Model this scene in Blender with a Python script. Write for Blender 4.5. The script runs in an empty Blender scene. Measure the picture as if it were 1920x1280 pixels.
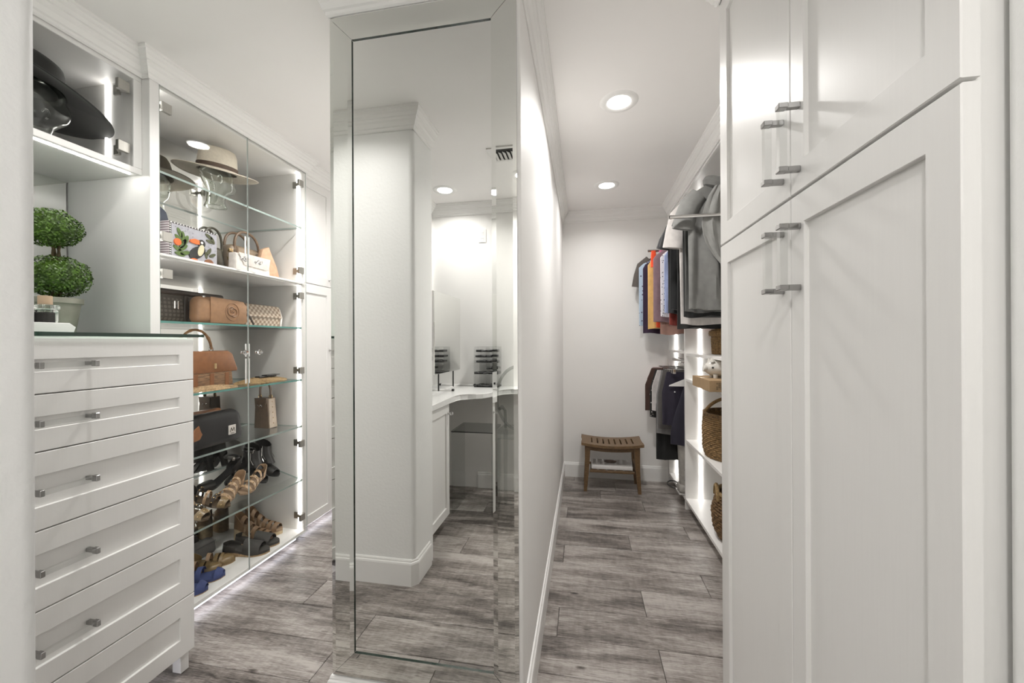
import bpy, bmesh, math, random
from mathutils import Vector, Matrix, Euler, noise
random.seed(4)
R = math.radians
S = bpy.context.scene
COL = S.collection

# ------------------------------------------------------------------ camera
cam = bpy.data.cameras.new('camera'); cam.sensor_width = 36.0; cam.lens = 737.44 / 1920 * 36.0
cam.clip_start = 0.02
co = bpy.data.objects.new('camera', cam); COL.objects.link(co)
def cam_matrix(yaw, pitch, roll, loc):
    f = Vector((-math.sin(yaw) * math.cos(pitch), math.cos(yaw) * math.cos(pitch), math.sin(pitch)))
    r0 = Vector((math.cos(yaw), math.sin(yaw), 0)); u0 = r0.cross(f)
    r = math.cos(roll) * r0 + math.sin(roll) * u0; u = -math.sin(roll) * r0 + math.cos(roll) * u0
    m = Matrix((r, u, -f)).transposed().to_4x4(); m.translation = loc
    return m
co.matrix_world = cam_matrix(0.18009, 0.00043, -0.00485, (0, 0, 1.28))
S.camera = co

# ------------------------------------------------------------------ world, exposure
w = bpy.data.worlds.new('world'); S.world = w; w.use_nodes = True
w.node_tree.nodes['Background'].inputs[0].default_value = (0.9, 0.9, 0.88, 1)
w.node_tree.nodes['Background'].inputs[1].default_value = 0.3
S.view_settings.view_transform = 'Standard'; S.view_settings.look = 'None'
S.view_settings.gamma = 1; S.view_settings.use_curve_mapping = False
S.view_settings.exposure = 0.86
S.cycles.transparent_max_bounces = 40; S.cycles.max_bounces = 16
S.cycles.glossy_bounces = 8; S.cycles.diffuse_bounces = 7; S.cycles.transmission_bounces = 14
S.cycles.caustics_reflective = False; S.cycles.caustics_refractive = False
S.cycles.sample_clamp_indirect = 6.0

LAMP_W = 5.2         # each recessed downlight
STRIP = 7.0           # emission of the LED strips
# the lamps in the recessed cans (their discs and trims are built further down); the last two are added, unseen fill
CANS = [(.183, 2.07), (.183, 3.16), (-1.28, 2.03), (-1.28, 3.1), (-1.09, -.566), (-.05, -.42), (-1.22, .98)]
CAN_K = [1.3, .54, 1.35, .42, .66, 1.7, .62]
for (x, y), k in zip(CANS, CAN_K):
    l = bpy.data.lights.new('downlight_lamp', 'AREA'); l.shape = 'DISK'; l.size = .105
    l.energy = LAMP_W * k; l.color = (1.0, .975, .945); l.spread = R(150)
    o = bpy.data.objects.new('downlight_lamp', l); o.location = (x, y, 2.492); COL.objects.link(o)

# ------------------------------------------------------------------ materials
def nodes(name):
    m = bpy.data.materials.new(name); m.use_nodes = True
    nt = m.node_tree; return m, nt, nt.nodes['Principled BSDF']
def lin(c): return tuple(((v / 12.92) if v <= .04045 else ((v + .055) / 1.055) ** 2.4) for v in c)
def rgb(r, g, b): return lin((r / 255, g / 255, b / 255))
def mat(name, col, rough=.5, metal=0., spec=.5, var=.06, scale=30., bump=0., bscale=120., stretch=None, coat=0., sheen=0.):
    m, nt, p = nodes(name)
    p.inputs['Roughness'].default_value = rough; p.inputs['Metallic'].default_value = metal
    p.inputs['Specular IOR Level'].default_value = spec
    if coat: p.inputs['Coat Weight'].default_value = coat; p.inputs['Coat Roughness'].default_value = .15
    if sheen: p.inputs['Sheen Weight'].default_value = sheen
    tc = nt.nodes.new('ShaderNodeTexCoord'); src = tc.outputs['Object']
    if stretch:
        mp = nt.nodes.new('ShaderNodeMapping'); mp.inputs['Scale'].default_value = stretch
        nt.links.new(src, mp.inputs[0]); src = mp.outputs[0]
    n = nt.nodes.new('ShaderNodeTexNoise'); n.inputs['Scale'].default_value = scale; n.inputs['Detail'].default_value = 4
    nt.links.new(src, n.inputs['Vector'])
    r = nt.nodes.new('ShaderNodeValToRGB')
    r.color_ramp.elements[0].position = .3; r.color_ramp.elements[1].position = .7
    r.color_ramp.elements[0].color = (*[c * (1 - var) for c in col], 1)
    r.color_ramp.elements[1].color = (*[min(1, c * (1 + var)) for c in col], 1)
    nt.links.new(n.outputs['Fac'], r.inputs[0]); nt.links.new(r.outputs[0], p.inputs['Base Color'])
    if bump:
        n2 = nt.nodes.new('ShaderNodeTexNoise'); n2.inputs['Scale'].default_value = bscale; n2.inputs['Detail'].default_value = 3
        nt.links.new(src, n2.inputs['Vector'])
        b = nt.nodes.new('ShaderNodeBump'); b.inputs['Strength'].default_value = bump; b.inputs['Distance'].default_value = .002
        nt.links.new(n2.outputs['Fac'], b.inputs['Height']); nt.links.new(b.outputs[0], p.inputs['Normal'])
    return m
def thin_glass(name, tint, ior=1.45, rough=0., edge=False):
    m = bpy.data.materials.new(name); m.use_nodes = True; nt = m.node_tree; nt.nodes.clear()
    out = nt.nodes.new('ShaderNodeOutputMaterial'); mx = nt.nodes.new('ShaderNodeMixShader')
    t = nt.nodes.new('ShaderNodeBsdfTransparent'); t.inputs[0].default_value = (*tint, 1)
    g = nt.nodes.new('ShaderNodeBsdfGlossy'); g.inputs['Roughness'].default_value = rough
    f = nt.nodes.new('ShaderNodeFresnel'); f.inputs['IOR'].default_value = ior
    gm = nt.nodes.new('ShaderNodeNewGeometry')          # a thin sheet reflects once, on the face it is met from
    iv = nt.nodes.new('ShaderNodeMath'); iv.operation = 'SUBTRACT'; iv.inputs[0].default_value = 1
    ml = nt.nodes.new('ShaderNodeMath'); ml.operation = 'MULTIPLY'
    nt.links.new(gm.outputs['Backfacing'], iv.inputs[1]); nt.links.new(iv.outputs[0], ml.inputs[0]); nt.links.new(f.outputs[0], ml.inputs[1])
    nt.links.new(ml.outputs[0], mx.inputs[0]); nt.links.new(t.outputs[0], mx.inputs[1]); nt.links.new(g.outputs[0], mx.inputs[2])
    nt.links.new(mx.outputs[0], out.inputs[0]); return m
def real_glass(name, tint, ior=1.45, rough=0.):
    m, nt, p = nodes(name)
    p.inputs['Base Color'].default_value = (*tint, 1); p.inputs['Transmission Weight'].default_value = 1
    p.inputs['Roughness'].default_value = rough; p.inputs['IOR'].default_value = ior
    return m
def emit(name, col, k):
    m = bpy.data.materials.new(name); m.use_nodes = True; nt = m.node_tree; nt.nodes.clear()
    out = nt.nodes.new('ShaderNodeOutputMaterial'); e = nt.nodes.new('ShaderNodeEmission')
    e.inputs[0].default_value = (*col, 1); e.inputs[1].default_value = k
    nt.links.new(e.outputs[0], out.inputs[0]); return m
def pattern(name, kind, c1, c2, scale, rough=.5, axes=(1, 2)):
    """canvas prints: checks or dots laid over the object's own Y and Z"""
    m, nt, p = nodes(name); p.inputs['Roughness'].default_value = rough
    tc = nt.nodes.new('ShaderNodeTexCoord')
    if kind == 'check':
        mp = nt.nodes.new('ShaderNodeMapping'); mp.inputs['Location'].default_value = (.0031, .0017, .0023)
        nt.links.new(tc.outputs['Object'], mp.inputs[0])
        sp = nt.nodes.new('ShaderNodeSeparateXYZ'); nt.links.new(mp.outputs[0], sp.inputs[0])
        cb = nt.nodes.new('ShaderNodeCombineXYZ')
        for k, a in enumerate(axes): nt.links.new(sp.outputs[a], cb.inputs[k])
        cb.inputs[2].default_value = .5 / scale
        c = nt.nodes.new('ShaderNodeTexChecker'); c.inputs['Scale'].default_value = scale
        nt.links.new(cb.outputs[0], c.inputs['Vector'])
        c.inputs['Color1'].default_value = (*c1, 1); c.inputs['Color2'].default_value = (*c2, 1)
        nt.links.new(c.outputs[0], p.inputs['Base Color'])
    else:
        v = nt.nodes.new('ShaderNodeTexVoronoi'); v.inputs['Scale'].default_value = scale; v.inputs['Randomness'].default_value = .0 if kind == 'dots' else 1.
        nt.links.new(tc.outputs['Object'], v.inputs['Vector'])
        r = nt.nodes.new('ShaderNodeValToRGB'); r.color_ramp.interpolation = 'EASE'
        lo, hi = (.36, .42) if kind == 'dots' else (.22, .26)
        r.color_ramp.elements[0].position = lo; r.color_ramp.elements[1].position = hi
        r.color_ramp.elements[0].color = (*c2, 1); r.color_ramp.elements[1].color = (*c1, 1)
        nt.links.new(v.outputs['Distance'], r.inputs[0]); nt.links.new(r.outputs[0], p.inputs['Base Color'])
    return m

wall_m = mat('wall_paint', (.835, .826, .81), .55, var=.01, scale=3, bump=.12, bscale=55)
wall_rough_m = mat('orange_peel_wall', (.86, .865, .855), .5, var=.01, scale=5, bump=.5, bscale=70)
ceil_m = mat('ceiling_paint', (.89, .875, .862), .6, var=.01, scale=3)
trim_m = mat('trim_paint', (.84, .835, .82), .38, var=.01, scale=3)
cab_m = mat('cabinet_lacquer', (.78, .775, .76), .36, var=.008, scale=8, bump=.02, bscale=40, stretch=(30, 30, 1))
cabin_m = mat('cabinet_interior', (.80, .79, .77), .42, var=.012, scale=8)
glass_m = thin_glass('clear_glass', (.988, .990, .986), 1.26)
shelfglass_m = thin_glass('shelf_glass', (.962, .972, .966), 1.35)
edge_m = mat('glass_edge_teal', (.10, .26, .23), .12, var=.25, scale=6)
paleedge_m = mat('pale_glass_edge', (.34, .41, .385), .12, var=.25, scale=6)
dooredge_m = mat('door_glass_edge', (.52, .56, .54), .15, var=.1, scale=6)
darkedge_m = mat('dark_green_glass_edge', (.004, .03, .017), .06, spec=.8, var=.3, scale=9)
counterglass_m = thin_glass('green_counter_glass', (.86, .93, .89))
def mirror(name, c):
    m, nt, p = nodes(name); p.inputs['Base Color'].default_value = (*c, 1)
    p.inputs['Metallic'].default_value = 1; p.inputs['Roughness'].default_value = .0
    return m
mirror_m = mirror('mirror_silver', (.875, .88, .86))
mirror_frame_m = mirror('mirror_frame_silver', (.82, .83, .80))
chrome_m = mat('polished_chrome', (.62, .61, .60), .12, 1, var=.04)
dchrome_m = mat('handle_chrome', (.36, .355, .35), .2, 1, var=.06)
nickel_m = mat('brushed_nickel', (.42, .41, .38), .38, 1, var=.06, stretch=(1, 40, 1))
acryl_m = thin_glass('clear_acrylic', (.90, .91, .905), 1.5)
bar_m = thin_glass('handle_acrylic', (.93, .935, .93), 1.75, .05)
crystal_m = real_glass('crystal', (.97, .96, .98), 1.6)
headglass_m = real_glass('head_glass', (.93, .96, .92), 1.48)
headglass_d_m = real_glass('smoky_head_glass', (.90, .92, .90), 1.48)
led_m = emit('led_warm', (1, .97, .93), STRIP)
ledc_m = emit('led_cool', (.90, .90, 1.0), STRIP * .55)
lamp_m = emit('downlight_disc', (1, .985, .96), 14)
black_m = mat('black_plastic', (.012, .012, .012), .4, var=.2)
hatblack_m = mat('black_felt', (.016, .017, .015), .8, var=.2, scale=40, bump=.08, bscale=500, sheen=.15)
cream_m = mat('cream_straw', (.66, .60, .50), .75, var=.06, scale=80, bump=.5, bscale=400)
band_m = mat('brown_hat_band', (.09, .055, .035), .6, var=.2)
wood_m = mat('teak', (.150, .090, .042), .45, var=.35, scale=14, stretch=(3, 14, 14), bump=.2, bscale=60)
wicker_m = mat('seagrass', (.24, .145, .06), .75, var=.45, scale=90, bump=.8, bscale=220)
wicker_d_m = mat('dark_seagrass', (.15, .085, .035), .75, var=.55, scale=70, bump=.8, bscale=180)
raffia_m = mat('raffia', (.27, .18, .08), .8, var=.4, scale=120, bump=.8, bscale=260)
straw_m = mat('pale_straw', (.38, .26, .14), .8, var=.35, scale=120, bump=.8, bscale=260)
card_m = mat('cardboard', (.32, .215, .115), .8, var=.06, scale=25)
ceramic_m = mat('glazed_ceramic', (.60, .58, .54), .12, var=.05, coat=.6)
pot_m = mat('grey_planter', (.26, .25, .21), .6, var=.15, scale=20)
leaf_m = mat('boxwood_leaf', (.050, .105, .008), .45, var=.8, scale=45)
bark_m = mat('bark', (.10, .075, .035), .8, var=.4, scale=60)
marble_m = mat('white_marble', (.72, .71, .70), .2, var=.10, scale=9, stretch=(1, 1, 3))
cork_m = mat('tan_lid', (.50, .36, .24), .55, var=.06)
lidgrey_m = mat('pale_lid', (.62, .58, .54), .45, var=.05)
dark_m = mat('dark_void', (.02, .02, .018), .7, var=.2)
white_m = mat('white_plastic', (.78, .77, .76), .35, var=.02)
grey_plastic_m = mat('grey_plastic', (.40, .385, .37), .45, var=.04)
quartz_m = mat('white_quartz', (.80, .80, .79), .18, var=.03, scale=60)
gold_m = mat('gold_metal', (.62, .45, .24), .25, 1, var=.08)
stone_m = mat('floor_base', (.05, .045, .04), .8, var=.2)
def leather(name, col, rough=.42): return mat(name, col, rough, var=.12, scale=40, bump=.18, bscale=260)
def cloth(name, col): return mat(name, col, .85, var=.10, scale=25, bump=.25, bscale=450, sheen=.12)

# weathered grey plank floor: every plank object draws its own tone and grain
def floor_material():
    m, nt, p = nodes('grey_wood_plank'); N = nt.nodes.new; L = nt.links.new
    p.inputs['Roughness'].default_value = .36; p.inputs['Specular IOR Level'].default_value = .42
    tc = N('ShaderNodeTexCoord'); oi = N('ShaderNodeObjectInfo')
    sc = N('ShaderNodeVectorMath'); sc.operation = 'MULTIPLY'; sc.inputs[1].default_value = (37, 53, 11)
    cb = N('ShaderNodeCombineXYZ')
    for k in range(3): L(oi.outputs['Random'], cb.inputs[k])
    L(cb.outputs[0], sc.inputs[0])
    ad = N('ShaderNodeVectorMath'); ad.operation = 'ADD'; L(tc.outputs['Object'], ad.inputs[0]); L(sc.outputs[0], ad.inputs[1])
    def noise_at(scale, stretch, detail=5, dist=0.):
        mp = N('ShaderNodeMapping'); mp.inputs['Scale'].default_value = stretch; L(ad.outputs[0], mp.inputs[0])
        n = N('ShaderNodeTexNoise'); n.inputs['Scale'].default_value = scale; n.inputs['Detail'].default_value = detail
        n.inputs['Distortion'].default_value = dist; L(mp.outputs[0], n.inputs['Vector']); return n
    big = noise_at(1.5, (1.3, 6.5, 1), 3, .8)
    grain = noise_at(7, (1.6, 17, 1), 9, 1.3)
    fine = noise_at(40, (1.6, 12, 1), 6, .6)
    saw = noise_at(16, (3.2, .7, 1), 3, .4)
    a = N('ShaderNodeMath'); a.operation = 'MULTIPLY_ADD'; a.inputs[1].default_value = .70; L(grain.outputs['Fac'], a.inputs[0])
    b = N('ShaderNodeMath'); b.operation = 'MULTIPLY'; b.inputs[1].default_value = .88; L(big.outputs['Fac'], b.inputs[0]); L(b.outputs[0], a.inputs[2])
    c = N('ShaderNodeMath'); c.operation = 'MULTIPLY_ADD'; c.inputs[1].default_value = .34; L(fine.outputs['Fac'], c.inputs[0]); L(a.outputs[0], c.inputs[2])
    s2 = N('ShaderNodeMath'); s2.operation = 'MULTIPLY_ADD'; s2.inputs[1].default_value = .20; L(saw.outputs['Fac'], s2.inputs[0]); L(c.outputs[0], s2.inputs[2])
    rn = N('ShaderNodeMath'); rn.operation = 'MULTIPLY_ADD'; rn.inputs[1].default_value = .16; L(oi.outputs['Random'], rn.inputs[0]); L(s2.outputs[0], rn.inputs[2])
    # knots
    mpk = N('ShaderNodeMapping'); mpk.inputs['Scale'].default_value = (1.7, 4.2, 1); L(ad.outputs[0], mpk.inputs[0])
    vo = N('ShaderNodeTexVoronoi'); vo.inputs['Scale'].default_value = 1.6; L(mpk.outputs[0], vo.inputs['Vector'])
    kr = N('ShaderNodeMapRange'); kr.inputs['From Min'].default_value = .02; kr.inputs['From Max'].default_value = .07
    kr.inputs['To Min'].default_value = -.42; kr.inputs['To Max'].default_value = 0; L(vo.outputs['Distance'], kr.inputs['Value'])
    su = N('ShaderNodeMath'); L(rn.outputs[0], su.inputs[0]); L(kr.outputs[0], su.inputs[1])
    r = N('ShaderNodeValToRGB'); e = r.color_ramp.elements
    e[0].position = .38; e[0].color = (*rgb(54, 50, 48), 1); e[1].position = .92; e[1].color = (*rgb(176, 170, 165), 1)
    x = e.new(.55); x.color = (*rgb(96, 90, 86), 1); x = e.new(.70); x.color = (*rgb(132, 125, 120), 1)
    mr = N('ShaderNodeMapRange'); mr.inputs['From Min'].default_value = .36; mr.inputs['From Max'].default_value = 1.44
    L(su.outputs[0], mr.inputs['Value']); L(mr.outputs[0], r.inputs[0]); L(r.outputs[0], p.inputs['Base Color'])
    bp = N('ShaderNodeBump'); bp.inputs['Strength'].default_value = .12; bp.inputs['Distance'].default_value = .002
    L(grain.outputs['Fac'], bp.inputs['Height']); L(bp.outputs[0], p.inputs['Normal'])
    return m
floor_m = floor_material()

# ------------------------------------------------------------------ mesh helpers
def new(): return bmesh.new()
def vx(bm, *c): return bm.verts.new(c)
def fc(bm, vs, mi=0):
    try:
        f = bm.faces.new(vs); f.material_index = mi; return f
    except ValueError: return None
def box(bm, x0, x1, y0, y1, z0, z1, bev=0., mi=0, seg=1, M=None):
    g = bmesh.ops.create_cube(bm, size=1)
    vs = g['verts']
    for v in vs:
        v.co = Vector((x0 + (v.co.x + .5) * (x1 - x0), y0 + (v.co.y + .5) * (y1 - y0), z0 + (v.co.z + .5) * (z1 - z0)))
    fs = set(f for v in vs for f in v.link_faces)
    for f in fs: f.material_index = mi
    if bev > 0:
        es = list(set(e for v in vs for e in v.link_edges))
        r = bmesh.ops.bevel(bm, geom=es, offset=bev, segments=seg, profile=.5, affect='EDGES', clamp_overlap=True)
        for f in r['faces']: f.material_index = mi
        vs = list(set(v for f in r['faces'] for v in f.verts) | set(v for v in vs if v.is_valid))
    if M is not None:
        bmesh.ops.transform(bm, matrix=M, verts=[v for v in vs if v.is_valid])
    return vs
def lathe(bm, prof, c=(0, 0, 0), seg=24, M=None, mi=0, arc=1., cap=True):
    rings = []; full = arc >= .999; n = seg if full else seg + 1
    for r, z in prof:
        ring = []
        for k in range(n):
            a = 2 * math.pi * arc * k / seg
            ring.append(vx(bm, r * math.cos(a), r * math.sin(a), z))
        rings.append(ring)
    for a, b in zip(rings, rings[1:]):
        for k in range(n if full else n - 1):
            fc(bm, [a[k], a[(k + 1) % n], b[(k + 1) % n], b[k]], mi)
    if cap and full:
        if prof[0][0] > 1e-5: fc(bm, rings[0][::-1], mi)
        if prof[-1][0] > 1e-5: fc(bm, rings[-1], mi)
    T = Matrix.Translation(c) @ (M or Matrix())
    vs = [v for r in rings for v in r]
    bmesh.ops.transform(bm, matrix=T, verts=vs)
    return vs
def tube(bm, pts, r, seg=8, closed=False, mi=0, flat=1.):
    """pipe along points; r one radius or a list; flat squeezes it along its binormal"""
    pts = [Vector(p) for p in pts]; n = len(pts)
    rs = r if isinstance(r, (list, tuple)) else [r] * n
    rings = []; up = None
    for i, p in enumerate(pts):
        a = pts[i - 1] if (i > 0 or closed) else p; b = pts[(i + 1) % n] if (i < n - 1 or closed) else p
        t = (b - a).normalized()
        if up is None:
            up = Vector((0, 0, 1)) if abs(t.z) < .9 else Vector((1, 0, 0))
        s = t.cross(up)
        if s.length < 1e-6: s = t.orthogonal()
        s.normalize(); up = s.cross(t).normalized()
        rings.append([bm.verts.new(p + (s * math.cos(2 * math.pi * k / seg) + up * math.sin(2 * math.pi * k / seg) * flat) * rs[i]) for k in range(seg)])
    m = n if closed else n - 1
    for i in range(m):
        a, b = rings[i], rings[(i + 1) % n]
        for k in range(seg): fc(bm, [a[k], a[(k + 1) % seg], b[(k + 1) % seg], b[k]], mi)
    if not closed:
        fc(bm, rings[0][::-1], mi); fc(bm, rings[-1], mi)
    return [v for q in rings for v in q]
def prism(bm, poly, d0, d1, axis='x', mi=0, bev=0.):
    """closed outline pushed from d0 to d1 along an axis. poly holds the two other coordinates in xyz order"""
    def P(a, b, d): return {'x': (d, a, b), 'y': (a, d, b), 'z': (a, b, d)}[axis]
    A = [vx(bm, *P(a, b, d0)) for a, b in poly]; B = [vx(bm, *P(a, b, d1)) for a, b in poly]
    n = len(poly); fs = []
    for k in range(n): fs.append(fc(bm, [A[k], A[(k + 1) % n], B[(k + 1) % n], B[k]], mi))
    fs.append(fc(bm, A[::-1], mi)); fs.append(fc(bm, B, mi))
    if bev:
        es = [e for f in fs[-2:] if f for e in f.edges]
        r = bmesh.ops.bevel(bm, geom=es, offset=bev, segments=2, profile=.5, affect='EDGES')
        for f in r['faces']: f.material_index = mi
    return A + B
def sweep(bm, path, prof, mi=0):
    """moulding: path of (x,y), profile of (out, z); out is to the right of the direction of travel; mitred"""
    P = [Vector((x, y)) for x, y in path]; n = len(P); rows = []
    for i in range(n):
        d0 = (P[i] - P[i - 1]).normalized() if i > 0 else None
        d1 = (P[i + 1] - P[i]).normalized() if i < n - 1 else None
        n0 = Vector((d0.y, -d0.x)) if d0 else None; n1 = Vector((d1.y, -d1.x)) if d1 else None
        if n0 and n1:
            b = (n0 + n1); b = b / (1 + n0.dot(n1))
        else: b = n0 or n1
        rows.append([vx(bm, P[i].x + b.x * o, P[i].y + b.y * o, z) for o, z in prof])
    k = len(prof)
    for a, b in zip(rows, rows[1:]):
        for j in range(k): fc(bm, [a[j], a[(j + 1) % k], b[(j + 1) % k], b[j]], mi)
    fc(bm, rows[0], mi); fc(bm, rows[-1][::-1], mi)
def rbox(bm, c, sx, sy, sz, r, seg=3, top=(1, 1), M=None, mi=0, bulge=0.):
    """soft rounded box standing on c (bottom centre), tapered to the top, with slightly bulging faces"""
    q = bmesh.new(); bmesh.ops.create_cube(q, size=1)
    for v in q.verts: v.co = Vector((v.co.x * sx, v.co.y * sy, (v.co.z + .5) * sz))
    bmesh.ops.bevel(q, geom=q.edges[:], offset=r, segments=seg, profile=.5, affect='EDGES', clamp_overlap=True)
    if bulge: bmesh.ops.subdivide_edges(q, edges=q.edges[:], cuts=2, use_grid_fill=True)
    T = Matrix.Translation(c) @ (M or Matrix()); vs = []; mp = {}
    for v in q.verts:
        t = v.co.z / sz; p = v.co.copy()
        if bulge: p.x *= 1 + bulge * 4 * t * (1 - t) * (1 - min(1, (2 * p.y / sy) ** 2))
        p.x *= 1 + (top[0] - 1) * t; p.y *= 1 + (top[1] - 1) * t
        mp[v] = bm.verts.new(T @ p); vs.append(mp[v])
    for f in q.faces: fc(bm, [mp[v] for v in f.verts], mi)
    q.free(); return vs
def rz(a): return Matrix.Rotation(R(a), 4, 'Z')
def rx(a): return Matrix.Rotation(R(a), 4, 'X')
def ry(a): return Matrix.Rotation(R(a), 4, 'Y')

# ------------------------------------------------------------------ objects
WM = {}
def link(name, bm, m, parent=None, smooth=False, label=None, kind=None, ang=40):
    me = bpy.data.meshes.new(name)
    bmesh.ops.recalc_face_normals(bm, faces=bm.faces[:])
    bm.to_mesh(me); bm.free()
    for k in (m if isinstance(m, (list, tuple)) else [m]): me.materials.append(k)
    if smooth:
        for p in me.polygons: p.use_smooth = True
        try: me.set_sharp_from_angle(angle=R(ang))
        except Exception: pass
    o = bpy.data.objects.new(name, me); COL.objects.link(o)
    WM[o.name] = Matrix()
    if parent is not None:
        o.parent = parent; o.matrix_parent_inverse = WM[parent.name].inverted()
    if label: o['label'] = label
    if kind: o['kind'] = kind
    return o
def thing(name, label, cat, loc, group=None):
    o = bpy.data.objects.new(name, None); o.empty_display_size = .05; COL.objects.link(o); o.location = loc
    WM[o.name] = Matrix.Translation(loc)
    tag(o, label, cat, group); return o
def tag(o, label, cat, group=None):
    o['label'] = label; o['category'] = cat
    if group: o['group'] = group
    return o
def struct(name, bm, m, smooth=False):
    return link(name, bm, m, None, smooth, kind='structure')
def dup(root, loc, rot=0., label=None, scale=None):
    """a thing with copies of its parts and their sub-parts"""
    r = root.copy(); COL.objects.link(r); r.location = loc; r.rotation_euler = (0, 0, rot)
    if scale: r.scale = scale
    if label: r['label'] = label
    for ch in list(root.children):
        c = ch.copy(); COL.objects.link(c); c.parent = r
        for g in list(ch.children):
            d = g.copy(); COL.objects.link(d); d.parent = c
    return r
def join_box(name, m, parent, *boxes, bev=.0015, **k):
    bm = new()
    for b in boxes: box(bm, *b, bev)
    return link(name, bm, m, parent, **k)

# ================================================================== SETTING
H = 2.5
# floor: a base slab carrying single planks
bm = new(); box(bm, -2.3, 1.35, -1.05, 3.9, -.04, -.0101)
floor = struct('floor', bm, stone_m)
PW, PL = .195, 1.243
joint = {1.518: .30, 1.713: -.121, 1.908: .282, 2.103: .62, 2.298: -.124, 2.493: .282, 2.688: .668, 2.883: -.126, 3.078: .45}
plank_mesh = {}
def plank(x0, x1, y0):
    key = round(x1 - x0, 3)
    if key not in plank_mesh:
        L = x1 - x0; bm = new(); g = .0010; c = .0022
        lo = [vx(bm, a, b, -.010) for a, b in ((g, g), (L - g, g), (L - g, PW - g), (g, PW - g))]
        md = [vx(bm, a, b, -.0016) for a, b in ((g, g), (L - g, g), (L - g, PW - g), (g, PW - g))]
        hi = [vx(bm, a, b, 0) for a, b in ((g + c, g + c), (L - g - c, g + c), (L - g - c, PW - g - c), (g + c, PW - g - c))]
        for a, b in ((lo, md), (md, hi)):
            for k in range(4): fc(bm, [a[k], a[(k + 1) % 4], b[(k + 1) % 4], b[k]])
        fc(bm, hi); fc(bm, lo[::-1])
        me = bpy.data.meshes.new('plank'); bm.to_mesh(me); bm.free(); me.materials.append(floor_m); plank_mesh[key] = me
    o = bpy.data.objects.new('plank', plank_mesh[key]); COL.objects.link(o); o.location = (x0, y0, 0); o.parent = floor
for j in range(-13, 13):
    y0 = 1.518 + PW * j
    off = None
    for k, v in joint.items():
        if abs(k - y0) < .01: off = v
    if off is None: off = random.uniform(0, PL)
    x = off - PL * math.ceil((off + 2.29) / PL)
    while x < 1.3:
        a, b = max(x, -2.29), min(x + PL, 1.34)
        if b - a > .02: plank(a, b, y0)
        x += PL
bm = new(); box(bm, -2.3, 1.35, -1.05, 3.9, H, H + .08); struct('ceiling', bm, ceil_m)
def bull(pts_r, z0, z1, name, m):
    """wall block with rounded vertical corners; pts_r = (x, y, radius)"""
    poly = []; n = len(pts_r)
    for i, (x, y, r) in enumerate(pts_r):
        p = Vector((x, y))
        if r <= 0: poly.append((x, y)); continue
        a = (Vector(pts_r[i - 1][:2]) - p).normalized(); b = (Vector(pts_r[(i + 1) % n][:2]) - p).normalized()
        c = p + a * r + b * r
        for k in range(7):
            t = k / 6 * math.pi / 2
            q = c - b * r * math.cos(t) - a * r * math.sin(t); poly.append((q.x, q.y))
    bm = new(); prism(bm, poly, z0, z1, 'z'); return struct(name, bm, m, True)
bm = new(); box(bm, -2.3, 1.35, 3.775, 3.9, 0, H); struct('wall_back', bm, wall_m)
bm = new(); box(bm, -2.36, -2.26, .2, 3.775, 0, H); struct('wall_left', bm, wall_m)
bm = new(); box(bm, 1.2, 1.32, .6, 3.775, 0, H); struct('wall_right', bm, wall_m)
bull([(-.857, 1.225, .018), (-.193, 1.225, .018), (-.193, 3.775, 0), (-.857, 3.775, 0)], 0, H, 'wall_center', wall_m)
bull([(-.878, .501, .028), (-2.26, .501, 0), (-2.26, .25, 0), (-.878, .25, 0)], 0, H, 'wall_left_front', wall_rough_m)
bull([(.494, .572, .02), (.494, -.92, 0), (1.3, -.92, 0), (1.3, .572, 0)], 0, H, 'wall_right_front', wall_rough_m)
bm = new(); box(bm, -1.45, .494, -1.03, -.912, 0, H); struct('wall_front', bm, wall_m)
bm = new(); box(bm, -1.45, -1.333, -.912, .25, 0, H); struct('wall_left_vanity', bm, wall_m)
# crown moulding
def crownp(z=H): return [(0, z - .10), (.005, z - .101), (.010, z - .096), (.011, z - .086), (.017, z - .082), (.024, z - .064), (.031, z - .056),
                         (.033, z - .046), (.039, z - .043), (.044, z - .030), (.050, z - .024), (.052, z - .014), (.057, z - .011), (.058, z), (0, z)]
n_trim = [0]
def crown(path, z=H - .0005):
    bm = new(); sweep(bm, path, crownp(z)); n_trim[0] += 1; return struct('trim_%d' % n_trim[0], bm, trim_m)
crown([(-.857, 3.77), (-.857, 1.225), (-.193, 1.225), (-.193, 3.77)])
crown([(.76, 3.774), (-.192, 3.774)][::-1])
crown([(-.858, 3.774), (-1.85, 3.774)][::-1])
crown([(.755, 3.72), (.755, 1.50)])
crown([(.75, 1.418), (.45, 1.418), (.45, .58)])
crown([(-1.835, 1.36), (-1.80, 1.36), (-1.80, 2.313), (-1.85, 2.313), (-1.85, 3.72)])
crown([(-1.835, .56), (-1.835, 1.3605)])
crown([(-.878, .27), (-.878, .501), (-1.77, .501)])
crown([(-1.33, -.911), (.49, -.911)][::-1])
crown([(-1.332, -.86), (-1.332, -.17)])
# baseboards
def base(name, path):
    bm = new(); t = .014
    sweep(bm, path, [(0, 0), (t, 0), (t, .112), (t - .002, .120), (t - .006, .124), (t - .006, .129), (t - .009, .135), (0, .136)])
    struct(name, bm, trim_m)
base('baseboard_center', [(-.857, 3.76), (-.857, 1.225), (-.193, 1.225), (-.193, 3.76)])
base('baseboard_back', [(-.192, 3.775), (.75, 3.775)])
base('baseboard_back_left', [(-1.85, 3.775), (-.858, 3.775)])
base('baseboard_left_front', [(-.878, .3), (-.878, .476), (-.900, .501), (-1.50, .501)])
base('baseboard_front', [(.49, -.912), (-.92, -.912)])
base('baseboard_right_front', [(.494, .55), (.494, -.9)])

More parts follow.
